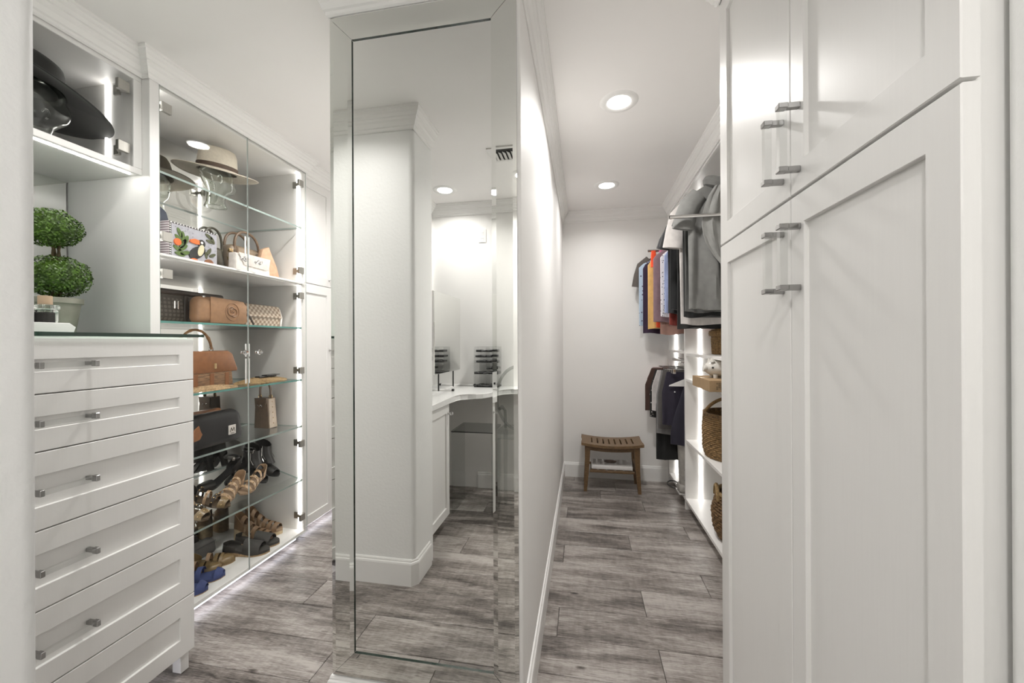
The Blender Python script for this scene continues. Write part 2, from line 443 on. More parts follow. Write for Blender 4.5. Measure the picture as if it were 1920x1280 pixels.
# ================================================================== FITTED FURNITURE
def shaker(bm, axis, d0, d1, a0, a1, z0, z1, stile, rail, rec=.009):
    """framed door or drawer front. axis x: face looks along +X (d1>d0) or -X (d1<d0); a runs along Y"""
    s = 1 if d1 > d0 else -1
    def P(d, a, z): return (d, a, z) if axis == 'x' else (a, d, z)
    e = .0016
    o = [(a0, z0), (a1, z0), (a1, z1), (a0, z1)]
    def ring(d, m): return [vx(bm, *P(d, a + (m if a == a0 else -m), z + (m if z == z0 else -m))) for a, z in o]
    back = ring(d0, 0); side = ring(d1 - s * e, 0); front = ring(d1, e)
    def inner(d, m):
        q = [(a0 + stile + m, z0 + rail + m), (a1 - stile - m, z0 + rail + m), (a1 - stile - m, z1 - rail - m), (a0 + stile + m, z1 - rail - m)]
        return [vx(bm, *P(d, a, z)) for a, z in q]
    i1 = inner(d1, -.001); i2 = inner(d1 - s * .001, 0); i3 = inner(d1 - s * rec, .0005)
    rs = [back, side, front, i1, i2, i3]
    for a, b in zip(rs, rs[1:]):
        for k in range(4): fc(bm, [a[k], a[(k + 1) % 4], b[(k + 1) % 4], b[k]])
    fc(bm, i3); fc(bm, back[::-1])
def acrylic_handle(door, axis_dir, x0, sgn, ya, za, yb, zb):
    """square clear bar between two chrome posts, standing off a face at x0 towards sgn*X"""
    vert = abs(za - zb) > abs(ya - yb)
    bm = new(); t = .0075
    xa, xb = sorted((x0 + sgn * .026, x0 + sgn * .041))
    if vert: box(bm, xa, xb, ya - t, ya + t, min(za, zb) + .004, max(za, zb) - .004, .001)
    else: box(bm, xa, xb, min(ya, yb) + .004, max(ya, yb) - .004, za - t, za + t, .001)
    link('handle_bar', bm, bar_m, door, label='clear acrylic handle bar')
    for y, z in ((ya, za), (yb, zb)):
        bm = new()
        xs = sorted((x0, x0 + sgn * .028)); box(bm, xs[0], xs[1], y - .006, y + .006, z - .006, z + .006, .001)
        xs = sorted((x0 + sgn * .024, x0 + sgn * .043))
        if vert: box(bm, xs[0], xs[1], y - .0092, y + .0092, z - .0055, z + .0055, .0012)
        else: box(bm, xs[0], xs[1], y - .0055, y + .0055, z - .0092, z + .0092, .0012)
        link('handle_mount', bm, dchrome_m, door, label='chrome handle mount')
def crystal_knob(parent, x, sgn, y, z, r=.0145):
    bm = new(); M = ry(90 * sgn)
    lathe(bm, [(.008, 0), (.008, .003), (.0045, .005), (.0045, .014), (.007, .016)], (x, y, z), 10, M)
    k = link('knob', bm, chrome_m, parent, True, label='small crystal knob on chrome stem')
    bm = new(); lathe(bm, [(.006, .016), (r, .024), (r * 1.02, .029), (r * .72, .037), (0, .038)], (x, y, z), 8, M)
    link('crystal', bm, crystal_m, k if k.parent is None or k.parent.parent is None else parent)
def hinge(parent, x, y, z, sy, side):
    """nickel glass-door hinge: clamp plate on the glass, arm and cup on the side panel"""
    bm = new()
    box(bm, x - .011, x + .005, min(y, y + sy * .042), max(y, y + sy * .042), z - .021, z + .021, .0015)
    box(bm, x - .050, x - .011, min(y - sy * .004, y + sy * .012), max(y - sy * .004, y + sy * .012), z - .010, z + .010, .002)
    box(bm, x - .075, x - .045, min(y - sy * .004, y + sy * .006), max(y - sy * .004, y + sy * .006), z - .021, z + .021, .002)
    link('hinge', bm, nickel_m, parent, label='brushed nickel hinge')

# ---- chest of drawers on the left
ch = thing('drawer_chest', 'white chest of six shaker drawers with clear acrylic bar pulls, under a green glass top', 'chest', (-1.87, .91, 0))
CX = -1.52
bm = new()
box(bm, -2.255, CX - .021, .505, 1.300, .082, 1.302, .001)
link('carcass', bm, cab_m, ch)
for y0, y1 in ((1.268, 1.322), (.507, .53)):
    bm = new(); box(bm, CX - .060, CX - .021, y0, y1 - .022, .0, .0815, .001); link('foot', bm, cab_m, ch)
bm = new(); box(bm, -2.0, -1.62, .53, 1.24, .0, .06, .001); link('plinth', bm, cab_m, ch)
bm = new(); box(bm, -1.60, -1.588, .55, 1.20, .068, .0815); link('led_strip', bm, ledc_m, ch)
zs = [1.300, 1.137, .973, .750, .523, .298, .078]
for i in range(6):
    bm = new(); hz = zs[i] - zs[i + 1]
    shaker(bm, 'x', CX - .020, CX, .507, 1.306, zs[i + 1] + .0018, zs[i] - .0018, .055, .065 if hz > .18 else .062, .009)
    d = link('drawer', bm, cab_m, ch)
    if i < 6: acrylic_handle(d, 'y', CX - .008, 1, .844, (zs[i] + zs[i + 1]) / 2 + .001, .972, (zs[i] + zs[i + 1]) / 2 + .001)
bm = new(); box(bm, -2.255, -1.513, .506, 1.345, 1.303, 1.315)
gt = link('glass_countertop', bm, [counterglass_m, darkedge_m])
for p in gt.data.polygons: p.material_index = 0 if abs(p.normal.z) > .5 else 1
tag(gt, 'clear glass counter slab with dark green edge laid on the drawer chest', 'countertop')

# ---- hat cabinet above the chest
hc = thing('hat_cabinet', 'white glass-fronted wall cabinet with black hat inside, above the drawer chest', 'cabinet', (-2.04, .93, 1.99))
HX = -1.838
join_box('carcass', cabin_m, hc, (-2.255, HX - .012, .503, 1.3605, 1.992, 2.020), (-2.255, HX - .012, .503, 1.3605, 2.386, 2.403),
         (-2.255, HX - .012, .503, .523, 2.02, 2.386), (-2.255, HX - .012, 1.3405, 1.3605, 2.02, 2.386), (-2.255, -2.248, .523, 1.3405, 2.02, 2.386), bev=.0008)
join_box('front_frame', cab_m, hc, (HX - .012, HX, .503, 1.3605, 1.990, 2.016), (HX - .012, HX, .503, 1.3605, 2.382, 2.4035),
         (HX - .012, HX, 1.329, 1.3605, 2.016, 2.382), (HX - .012, HX, .503, .53, 2.016, 2.382), bev=.002)
join_box('back_mirror', mirror_m, hc, (-2.2478, -2.242, .525, 1.3385, 2.022, 2.385), bev=0)
d = join_box('glass_door', glass_m, hc, (HX - .010, HX - .005, .532, 1.327, 2.018, 2.380), bev=0)
for z in (2.335, 2.085): hinge(d, HX - .008, 1.318, z, -1, 1)
join_box('led_strip', led_m, hc, (-1.995, -1.982, 1.334, 1.3402, 2.022, 2.384), bev=0)
join_box('underside_led_strip', emit('led_underside', (1, .97, .93), 26), hc, (-1.871, -1.865, .52, 1.335, 1.9885, 1.9918), bev=0)

# mirrored back of the open bay between chest and hat cabinet
bm = new(); box(bm, -2.248, -2.236, .506, 1.351, 1.3155, 1.9915); m_ = link('bay_mirror', bm, [mirror_m, darkedge_m])
for p in m_.data.polygons: p.material_index = 0 if p.normal.x > .5 else 1
tag(m_, 'mirror panel lining the back of the open bay behind the topiary', 'mirror')

# ---- tall lit glass display cabinet
dc = thing('display_cabinet', 'tall white display cabinet with glass doors, glass shelves and vertical light strips', 'cabinet', (-2.03, 1.84, 0))
TX, Y0, Y1, XB = -1.80, 1.361, 2.313, -2.222
join_box('side_panel', cab_m, dc, (-2.255, TX - .0, Y0, 1.400, .036, 2.409), bev=.001)
join_box('side_panel', cabin_m, dc, (-2.255, TX - .012, 2.290, Y1, .036, 2.409), bev=.001)
join_box('top_panel', cabin_m, dc, (-2.255, TX - .012, 1.4002, 2.2898, 2.388, 2.409), bev=.001)
join_box('bottom_panel', cabin_m, dc, (-2.255, TX - .004, 1.4002, 2.2898, .036, .056), bev=.001)
join_box('plinth', cab_m, dc, (-2.2, TX - .13, 1.40, 2.31, 0, .0358), bev=.001)
join_box('under_cabinet_light', ledc_m, dc, (TX - .026, TX - .012, 1.36, 2.22, .0255, .0358), bev=0)
join_box('back_mirror', mirror_m, dc, (-2.24, XB, 1.4005, 2.2895, .057, 2.387), bev=0)
join_box('shelf', cabin_m, dc, (XB + .0005, TX - .016, 1.4005, 2.2895, 1.655, 1.676), bev=.001)
join_box('cross_rail', cab_m, dc, (TX - .014, TX - .0005, 1.4005, 2.2895, 1.662, 1.672), bev=.001)
for z in (2.036, 1.380, 1.041, .738, .386):
    bm = new(); box(bm, XB + .001, TX - .018, 1.402, 2.288, z - .010, z)
    o = link('glass_shelf', bm, [shelfglass_m, edge_m if .9 < z < 1.5 else paleedge_m], dc)
    for p in o.data.polygons: p.material_index = 0 if abs(p.normal.z) > .5 else 1
for z0, z1 in ((.0565, 1.6545), (1.6765, 2.3875)):
    join_box('led_strip', led_m, dc, (TX - .045, TX - .033, 2.283, 2.2898, z0, z1), bev=0)
    join_box('led_strip', led_m, dc, (TX - .045, TX - .033, 1.4002, 1.407, z0, z1), bev=0)
dk = []
for (ya, yb) in ((1.4015, 1.8545), (1.8575, 2.312)):
    for (za, zb, hz) in ((1.670, 2.402, (2.315, 1.748)), (.040, 1.664, (1.585, 1.10, .625, .148))):
        bm = new(); box(bm, TX - .006, TX, ya, yb, za, zb)
        o = link('glass_door', bm, [glass_m, dooredge_m], dc)
        for p in o.data.polygons: p.material_index = 0 if abs(p.normal.x) > .5 else 1
        left = ya < 1.5
        for z in hz: hinge(o, TX - .003, (ya + .010) if left else (yb - .022), z, 1 if left else -1, 1)
        yk = yb - .045 if left else ya + .045
        crystal_knob(o, TX, 1, yk, 1.727 if za > 1.6 else 1.228)
        # narrow white strips along the meeting edge beside the knobs
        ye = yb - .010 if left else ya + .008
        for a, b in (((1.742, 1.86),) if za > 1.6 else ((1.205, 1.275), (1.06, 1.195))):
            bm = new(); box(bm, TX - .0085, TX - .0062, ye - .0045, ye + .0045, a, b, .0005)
            link('edge_strip', bm, white_m, o)

# ---- linen cabinet beyond it
lc = thing('linen_cabinet', 'white two-door shaker cabinet at far end of left aisle beside the lit glass display', 'cabinet', (-2.05, 2.9, 0))
LX = -1.85
join_box('carcass', cab_m, lc, (-2.255, LX - .021, 2.3135, 3.77, .037, 2.409), bev=.001)
join_box('plinth', cab_m, lc, (-2.2, LX - .12, 2.32, 3.76, 0, .0368), bev=.001)
join_box('under_cabinet_light', ledc_m, lc, (LX - .035, LX - .021, 2.33, 3.70, .0255, .0368), bev=0)
for ya, yb in ((2.3145, 2.652), (2.6545, 3.0), (3.002, 3.38), (3.382, 3.768)):
    for za, zb in ((.039, 1.684), (1.688, 2.405)):
        bm = new(); shaker(bm, 'x', LX - .020, LX, ya, yb, za, zb, .055, .062); o = link('door', bm, cab_m, lc)
        if ya < 2.7: crystal_knob(o, LX, 1, (yb - .032) if ya < 2.5 else ya + .032, 1.222 if za < 1 else 1.738, .011)

# ---- tall wardrobe on the right
wd = thing('wardrobe', 'tall white shaker wardrobe with four doors and vertical clear acrylic pulls, in the right foreground', 'wardrobe', (.8, .99, 0))
WX = .452
join_box('carcass', cab_m, wd, (WX + .021, 1.195, .580, 1.416, .08, 2.409), bev=.001)
join_box('plinth', cab_m, wd, (WX + .08, 1.19, .585, 1.41, 0, .0798), bev=.001)
for ya, yb in ((.567, .9655), (.9685, 1.418)):
    for za, zb in ((.085, 1.592), (1.5975, 2.400)):
        bm = new(); near = ya < .9
        shaker(bm, 'x', WX + .020, WX, ya, yb, za, zb, .052 if near else .062, .064, .009)
        o = link('door', bm, cab_m, wd)
        y = .930 if near else 1.0
        if za < 1: acrylic_handle(o, 'z', WX, -1, y, 1.392, y, 1.522)
        else: acrylic_handle(o, 'z', WX, -1, y, 1.643, y, 1.778)

# ---- open hanging and shelf unit on the right aisle
sh = thing('shelving_unit', 'white open closet unit with lit shelves and hanging rods along the right aisle', 'shelving', (.97, 2.6, 0))
FX, BX = .755, 1.195
join_box('back_panel', cabin_m, sh, (BX - .006, BX, 1.43, 3.773, .06, 2.409), bev=0)
for y0, y1 in ((3.752, 3.773), (3.170, 3.190), (1.43, 1.45)):
    join_box('side_panel', cabin_m, sh, (FX, BX - .0062, y0, y1, .0, 2.409), bev=.001)
join_box('top_rail', cab_m, sh, (FX + .001, FX + .02, 1.4502, 3.1698, 2.385, 2.409), (FX + .001, FX + .02, 3.1902, 3.7518, 2.385, 2.409), bev=.001)
for y0, y1 in ((1.4505, 3.1695), (3.1905, 3.7515)):
    join_box('top_panel', cabin_m, sh, (FX + .0205, BX - .0062, y0, y1, 2.392, 2.409), bev=.001)
    join_box('shelf', cabin_m, sh, (FX + .001, BX - .0062, y0, y1, .066, .087), bev=.001)
    join_box('kick_plate', cab_m, sh, (FX + .05, FX + .065, y0, y1, 0, .0655), bev=.001)
for z in (1.187, .995, .533):
    join_box('shelf', cabin_m, sh, (FX + .004, BX - .0062, 1.4505, 3.1695, z - .019, z), bev=.001)
join_box('shelf', cabin_m, sh, (FX + .004, BX - .0062, 3.1905, 3.7515, 1.182, 1.20), bev=.001)
lo = [(.0875, .5135), (.5335, .9755), (.9955, 1.1675), (1.1875, 2.391)]
for za, zb in lo: join_box('led_strip', led_m, sh, (.858, .870, 3.1635, 3.1697, za, zb), bev=0)
for za, zb in ((.0875, 1.1815), (1.2005, 2.391)): join_box('led_strip', led_m, sh, (.815, .827, 3.7455, 3.7517, za, zb), bev=0)
RODX, RODZ, RODZ2 = .80, 2.20, 1.115
bm = new(); tube(bm, [(RODX, 1.4505, RODZ), (RODX, 3.1695, RODZ)], .014, 10); link('hanging_rod', bm, chrome_m, sh, True)
bm = new(); tube(bm, [(RODX, 3.1905, RODZ), (RODX, 3.7515, RODZ)], .014, 10); link('hanging_rod', bm, chrome_m, sh, True)
bm = new(); tube(bm, [(RODX, 3.1905, RODZ2), (RODX, 3.7515, RODZ2)], .014, 10); link('hanging_rod', bm, chrome_m, sh, True)
# pull-out valet rods
for (x, y, z, x1) in ((.492, 2.40, 1.994, .79), (.535, 3.45, 2.035, .80)):
    bm = new(); tube(bm, [(x, y, z), (x1, y, z)], .0105, 10)
    lathe(bm, [(.012, 0), (.012, .012)], (x, y, z), 10, ry(90)); link('valet_rod', bm, chrome_m, sh, True)

# ---- big bevelled mirror on the end of the centre wall
wm = thing('wall_mirror', 'tall mirror with mirrored border hanging on the end of the dividing wall', 'mirror', (-.527, 1.223, .145))
ox0, ox1, oz0, oz1, wf = -.852, -.2035, .145, 2.389, .0815
join_box('mirror_pane', mirror_m, wm, (ox0 + .04, ox1 - .04, 1.2215, 1.2248, oz0 + .04, oz1 - .04), bev=0)
def strip(a, b, inward):
    """mitred border strip from outer corner a to outer corner b; inward is the unit vector to the middle"""
    a = Vector(a); b = Vector(b); n = Vector(inward); t = (b - a).normalized(); bm = new()
    sec = [(0, 1.2205), (0, 1.2165), (.013, 1.2150), (wf - .015, 1.2150), (wf, 1.2166), (wf, 1.2212)]
    rows = []
    for base_, s in ((a, 1), (b, -1)):
        rows.append([vx(bm, *(lambda p, y: (p.x, y, p.y))(base_ + n * q + t * s * (q + .0008), y)) for q, y in sec])
    k = len(sec)
    for j in range(k):
        fc(bm, [rows[0][j], rows[0][(j + 1) % k], rows[1][(j + 1) % k], rows[1][j]], 1 if j in (0, 4) else 0)
    fc(bm, rows[0], 1); fc(bm, rows[1][::-1], 1)
    link('border_strip', bm, [mirror_frame_m, darkedge_m], wm, label='bevelled mirror strip with dark green glass edge')
strip((ox0, oz0), (ox0, oz1), (1, 0)); strip((ox0, oz1), (ox1, oz1), (0, -1)); strip((ox1, oz1), (ox1, oz0), (-1, 0)); strip((ox1, oz0), (ox0, oz0), (0, 1))

# ---- ceiling fittings
bmt = None
for i, (x, y) in enumerate(CANS):
    lab = {0: 'round recessed downlight, the nearer one over the right aisle', 1: 'round recessed downlight, the farther one over the right aisle',
           2: 'round recessed downlight over the near part of left aisle, reflected in the glass door', 3: 'round recessed downlight at the far end of left aisle',
           4: 'round recessed downlight above the vanity counter, seen in the tall mirror', 5: 'added unseen fill light above the clear stools, shaped as a recessed downlight',
           6: 'added unseen fill light above the drawer chest, shaped as a recessed downlight'}[i]
    t = thing('downlight', lab, 'ceiling light', (x, y, H), 'recessed downlights in the ceiling')
    bm = new(); lathe(bm, [(.058, -.0035), (.066, -.008), (.090, -.006), (.096, -.0005)], (x, y, H), 40, cap=False)
    link('trim_ring', bm, trim_m, t, True)
    bm = new(); lathe(bm, [(0, -.0035), (.058, -.0035)], (x, y, H), 32, cap=False); link('lens', bm, lamp_m, t)
vt = thing('air_vent', 'white louvred ceiling air vent, seen in the right border of the tall mirror', 'vent', (-.47, -.07, H))
join_box('frame', white_m, vt, (-.60, -.34, -.17, -.145, H - .008, H - .0005), (-.60, -.34, .005, .03, H - .008, H - .0005), (-.60, -.565, -.145, .005, H - .008, H - .0005), (-.375, -.34, -.145, .005, H - .008, H - .0005))
join_box('opening', dark_m, vt, (-.565, -.375, -.145, .005, H - .003, H - .0005), bev=0)
for k in range(7):
    bm = new(); xk = -.552 + k * .0275
    box(bm, xk - .011, xk + .011, -.145, -.035, -.001, .001, M=Matrix.Translation((0, 0, H - .010)) @ Matrix.Translation((xk, 0, 0)) @ ry(28) @ Matrix.Translation((-xk, 0, 0)))
    link('louvre', bm, white_m, vt)

# ================================================================== VANITY CORNER (seen in the tall mirror)
vc = thing('vanity_cabinet', 'white shaker vanity base cabinet with crystal knob under the quartz counter', 'cabinet', (-1.12, .04, 0))
join_box('carcass', cab_m, vc, (-1.332, -.941, -.165, .249, .085, .857), bev=.001)
join_box('plinth', cab_m, vc, (-1.332, -.99, -.15, .249, 0, .0848), bev=.001)
bm = new(); shaker(bm, 'x', -.940, -.920, -.165, .249, .09, .852, .058, .06); d = link('door', bm, cab_m, vc)
crystal_knob(d, -.92, 1, -.135, .79, .013)
poly = [(-1.332, .249), (-.905, .249), (-.905, -.16), (-.902, -.25), (-.885, -.31), (-.84, -.345), (-.78, -.36), (-.735, -.39), (-.70, -.45), (-.675, -.55),
        (-.64, -.65), (-.58, -.70), (-.50, -.715), (.493, -.715), (.493, -.911), (-1.332, -.911)]
bm = new(); prism(bm, poly, .858, .896, 'z', bev=.004)
tag(link('countertop', bm, quartz_m), 'white quartz vanity counter with wavy front edge, seen in the tall mirror', 'countertop')
uc = thing('vanity_wall_cabinet', 'white wall cabinet with crystal knob above the vanity counter', 'cabinet', (-1.2, .04, 1.43))
join_box('carcass', cab_m, uc, (-1.332, -1.081, -.115, .249, 1.43, 2.345), bev=.001)
bm = new(); shaker(bm, 'x', -1.080, -1.060, -.115, .249, 1.432, 2.342, .055, .06); d = link('door', bm, cab_m, uc); crystal_knob(d, -1.06, 1, -.09, 1.545, .013)
bm = new(); box(bm, -1.3325, -1.3225, -.86, -.12, .8965, 2.38)
o = link('vanity_wall_mirror', bm, [mirror_m, darkedge_m])
for p in o.data.polygons: p.material_index = 0 if p.normal.x > .5 else 1
tag(o, 'green-edged mirror panel on the wall behind the vanity counter', 'mirror')
vm = thing('vanity_stand_mirror', 'upright frameless table mirror on two white bar feet, on the vanity counter', 'mirror', (-1.06, -.52, .896))
bm = new(); a = Vector((-1.062, -.245, 0)); b = Vector((-1.050, -.80, 0)); dd = (b - a).normalized(); nn = Vector((-dd.y, dd.x, 0))
if nn.x < 0: nn = -nn
M = Matrix(((dd.x, nn.x, 0, a.x), (dd.y, nn.y, 0, a.y), (0, 0, 1, 0), (0, 0, 0, 1))); LL = (b - a).length
box(bm, 0, LL, .0, .006, 1.045, 1.65, M=M); link('mirror_plate', bm, mirror_m, vm)
bm = new(); box(bm, -.002, LL + .002, -.012, -.0005, 1.043, 1.652, .001, M=M); link('back_plate', bm, white_m, vm)
bm = new(); tube(bm, [(-1.06, -.66, .912), (-1.06, -.66, 1.05)], .006, 8); tube(bm, [(-1.072, -.36, .912), (-1.072, -.36, 1.05)], .006, 8); link('post', bm, black_m, vm)
for yb, xa, xb in ((-.495, -1.22, -1.005), (-.868, -1.25, -.935)):
    bm = new(); box(bm, xa, xb, yb - .008, yb + .008, .8965, .911, .003); link('foot_bar', bm, white_m, vm)
    bm = new()
    for xe in (xa, xb): box(bm, xe - .009, xe + .009, yb - .011, yb + .011, .8962, .914, .003)
    link('end_cap', bm, black_m, vm)
bm = new(); box(bm, -1.07, -1.058, -.87, -.49, .9112, .917, .001); link('cross_bar', bm, white_m, vm)
# mirror clips on the wall mirror's far edge
for zc in (1.135, 1.21):
    bm = new(); box(bm, -1.3224, -1.312, -.862, -.822, zc - .018, zc + .018, .002); link('mirror_clip', bm, black_m, o, label='black mirror clip')
og = thing('makeup_organizer', 'clear acrylic drawer organizer with dark make-up inside, on the vanity counter', 'organizer', (-.80, -.82, .896))
gx0, gx1, gy0, gy1 = -.912, -.70, -.90, -.76
bm = new()
for z in (.8965, 1.005, 1.10, 1.145, 1.19, 1.235): box(bm, gx0, gx1, gy0, gy1, z, z + .004)
for x in (gx0, -.808, gx1 - .004): box(bm, x, x + .004, gy0, gy1, .9, 1.235)
box(bm, gx0, gx1, gy0, gy0 + .003, .9, 1.239); link('case', bm, thin_glass('case_acrylic', (.97, .972, .97), 1.45), og)
for k, (x0, x1, z) in enumerate(((gx0 + .01, gx1 - .012, 1.195), (gx0 + .01, gx1 - .012, 1.150), (gx0 + .01, gx1 - .012, 1.106), (gx0 + .008, -.815, 1.009), (-.80, gx1 - .01, 1.05), (-.80, gx1 - .01, 1.009), (gx0 + .008, -.815, .901), (-.80, gx1 - .01, .901))):
    bm = new()
    for q in range(4):
        xx = x0 + (x1 - x0) * (q + .5) / 4 + random.uniform(-.004, .004); box(bm, xx - .02, xx + .02, gy0 + .02, gy1 - .012, z, z + .012 + .008 * random.random(), .003)
    link('make_up', bm, black_m, og, label='dark make-up palettes')
bn = thing('acrylic_bench', 'clear waterfall acrylic stool tucked under the vanity counter', 'stool', (-.79, -.52, 0))
bm = new(); box(bm, -.975, -.655, -.66, -.36, .606, .621, .004); link('seat', bm, thin_glass('smoky_acrylic', (.74, .75, .745), 1.5), bn)
for x in (-.975, -.670):
    bm = new(); box(bm, x, x + .015, -.66, -.36, .0, .6055, .002); link('side_panel', bm, acryl_m, bn)
bm = new(); tube(bm, [(-.975, -.3595, .612), (-.655, -.3595, .612)], .0035, 6); link('edge_line', bm, black_m, bn)
gc = thing('ghost_chair', 'clear chair with oval back beside the clear vanity stool', 'chair', (-.44, -.42, 0))
bm = new()
pts = [(-.44 + .17 * math.cos(t), -.30 + .02 * math.sin(t), .88 + .23 * math.sin(t)) for t in [2 * math.pi * k / 32 for k in range(32)]]
tube(bm, pts, .011, 8, True); link('back_rim', bm, thin_glass('smoky_rim', (.74, .75, .74), 1.7), gc, True)
bm = new(); lathe(bm, [(0, 0), (.16, .0)], (0, 0, 0), 32, cap=False)
bmesh.ops.transform(bm, matrix=Matrix.Translation((-.44, -.30, .88)) @ rx(90) @ Matrix.Diagonal((1, 1.37, 1, 1)), verts=bm.verts[:]); link('back_panel', bm, thin_glass('smoky_panel', (.82, .83, .82), 1.6), gc, True)
bm = new(); rbox(bm, (-.44, -.48, .585), .40, .36, .035, .016); link('seat', bm, acryl_m, gc, True)
for x in (-.61, -.27):
    for y in (-.33, -.62):
        bm = new(); tube(bm, [(x * 1.02 + .01, y, 0), (x, y * 1.0, .5845)], [.012, .018], 8); link('leg', bm, acryl_m, gc, True)
    bm = new(); tube(bm, [(x, -.62, .60), (x, -.60, .74), (x, -.48, .79), (x * .97, -.32, .80)], .012, 8); link('arm', bm, thin_glass('smoky_arm', (.78, .79, .78), 1.6), gc, True)
ot = thing('wall_outlet', 'white double power outlet high on the wall above the vanity counter', 'outlet', (-.87, -.912, 2.21))
bm = new(); box(bm, -.905, -.835, -.9118, -.906, 2.15, 2.265, .002); link('cover_plate', bm, white_m, ot)
for z in (2.183, 2.232):
    bm = new(); box(bm, -.885, -.855, -.9065, -.9045, z - .016, z + .016, .004); box(bm, -.878, -.8765, -.905, -.9042, z - .002, z + .008, 0, 1); box(bm, -.8645, -.863, -.905, -.9042, z - .002, z + .008, 0, 1)
    link('socket', bm, [white_m, black_m], ot)

# ================================================================== RIGHT AISLE: STOOL, BASKETS
st = thing('teak_stool', 'slatted teak stool with curved seat and lower shelf against the far wall', 'stool', (.23, 3.56, 0))
def seat_z(x): return .423 - .022 * (1 - ((x - .232) / .255) ** 2)
def slab(bm, x0, x1, y0, y1, t, n=14, mi=0, drop=0.):
    rows = []
    for i in range(n + 1):
        x = x0 + (x1 - x0) * i / n; z = seat_z(x) - drop
        rows.append([vx(bm, x, y0, z - t), vx(bm, x, y1, z - t), vx(bm, x, y1, z), vx(bm, x, y0, z)])
    for a, b in zip(rows, rows[1:]):
        for k in range(4): fc(bm, [a[k], a[(k + 1) % 4], b[(k + 1) % 4], b[k]], mi)
    fc(bm, rows[0]); fc(bm, rows[-1][::-1])
for y0, y1 in ((3.385, 3.455), (3.63, 3.70)):
    bm = new(); slab(bm, -.024, .488, y0, y1, .022); link('seat_rail', bm, wood_m, st, True)
xs = [-.020, .066, .115, .164, .213, .262, .311, .360, .409, .484]
for i in range(9):
    bm = new(); a, b = xs[i] + (.006 if i else 0), xs[i + 1] - (.006 if i < 8 else 0); slab(bm, a, b, 3.4552, 3.6298, .020, 4); link('slat', bm, wood_m, st)
for x, y, sx in ((.03, 3.435, -1), (.434, 3.435, 1), (.03, 3.665, -1), (.434, 3.665, 1)):
    bm = new(); zt = seat_z(x) - .0225; A = []
    for z, r, dx in ((0, .013, .022), (.2, .018, .006), (zt, .024, 0)):
        A.append([vx(bm, x + sx * dx + r * p, y + (1 if y > 3.5 else -1) * dx * .35 + r * q, z) for p, q in ((-1, -1), (1, -1), (1, 1), (-1, 1))])
    for a, b in zip(A, A[1:]):
        for k in range(4): fc(bm, [a[k], a[(k + 1) % 4], b[(k + 1) % 4], b[k]])
    fc(bm, A[0][::-1]); fc(bm, A[-1]); link('leg', bm, wood_m, st)
for y in (3.428, 3.655):
    bm = new(); slab(bm, .05, .414, y, y + .016, .040, drop=.0225); link('apron', bm, wood_m, st, True)
for y in (3.43, 3.658):
    join_box('stretcher', wood_m, st, (.046, .418, y, y + .018, .160, .180), bev=.002)
for x in (.022, .422):
    join_box('side_stretcher', wood_m, st, (x, x + .018, 3.45, 3.655, .175, .232), bev=.002)
for k in range(5):
    join_box('shelf_slat', wood_m, st, (.055 + k * .072, .055 + k * .072 + .055, 3.4485, 3.6575, .163, .178), bev=.002)
sc = thing('white_storage_box', 'white box with oval opening on the lower shelf of the teak stool', 'box', (.23, 3.54, .18))
bm = new(); rbox(bm, (.232, 3.548, .1805), .345, .19, .034, .006); link('case', bm, white_m, sc, True)
bm = new(); rbox(bm, (.232, 3.552, .2146), .31, .165, .004, .0015); link('top_panel', bm, grey_plastic_m, sc, True)
bm = new(); lathe(bm, [(0, 0), (.05, 0), (.055, .004), (.0, .0045)], (.225, 3.565, .2187), 24, Matrix.Diagonal((1, .75, 1, 1))); link('oval_opening', bm, band_m, sc, True)

def coil_basket(name, label, c, prof, m, coil=.011, oval=(1, 1), seg=30):
    """basket of stacked plaited coils following a (radius, height) outline"""
    t = thing(name, label, 'basket', c); bm = new(); n = 0; hgt = prof[-1][1]
    def rad(h):
        for (r0, z0), (r1, z1) in zip(prof, prof[1:]):
            if z0 <= h <= z1: return r0 + (r1 - r0) * (h - z0) / max(1e-6, z1 - z0)
        return prof[-1][0]
    z = coil * .55; k = 0
    while z < hgt:
        r = rad(z); pts = []
        for q in range(seg * 2):
            a = 2 * math.pi * q / (seg * 2); w_ = coil * .22 * (1 if (q + k) % 2 else -1)
            pts.append((c[0] + (r + w_) * math.cos(a) * oval[0], c[1] + (r + w_) * math.sin(a) * oval[1], c[2] + z + random.uniform(-.0012, .0012)))
        tube(bm, pts, coil * .58, 5, True); z += coil; k += 1
    link('basket_wall', bm, m, t, True)
    bm = new(); lathe(bm, [(0, .001), (prof[0][0] - .004, .001), (prof[0][0] - .004, .006), (0, .006)], c, seg, Matrix.Diagonal((oval[0], oval[1], 1, 1))); link('base', bm, m, t)
    return t
# big round basket with a hoop handle
c = (.970, 2.735, .534); b1 = coil_basket('hoop_basket', 'round seagrass basket with arched hoop handle on the middle shelf', c, [(.185, 0), (.20, .05), (.205, .18), (.195, .275)], wicker_m, .0125)
bm = new(); tube(bm, [(c[0] - .195 * math.cos(t), c[1] + .03 * math.cos(t), c[2] + .24 + .145 * math.sin(t)) for t in [math.pi * k / 20 for k in range(21)]], .011, 8); link('handle', bm, wicker_m, b1, True)
bm = new(); lathe(bm, [(.205, .265), (.205, .285), (.19, .285), (.19, .265)], c, 36, cap=False); link('rim', bm, wicker_d_m, b1, True)
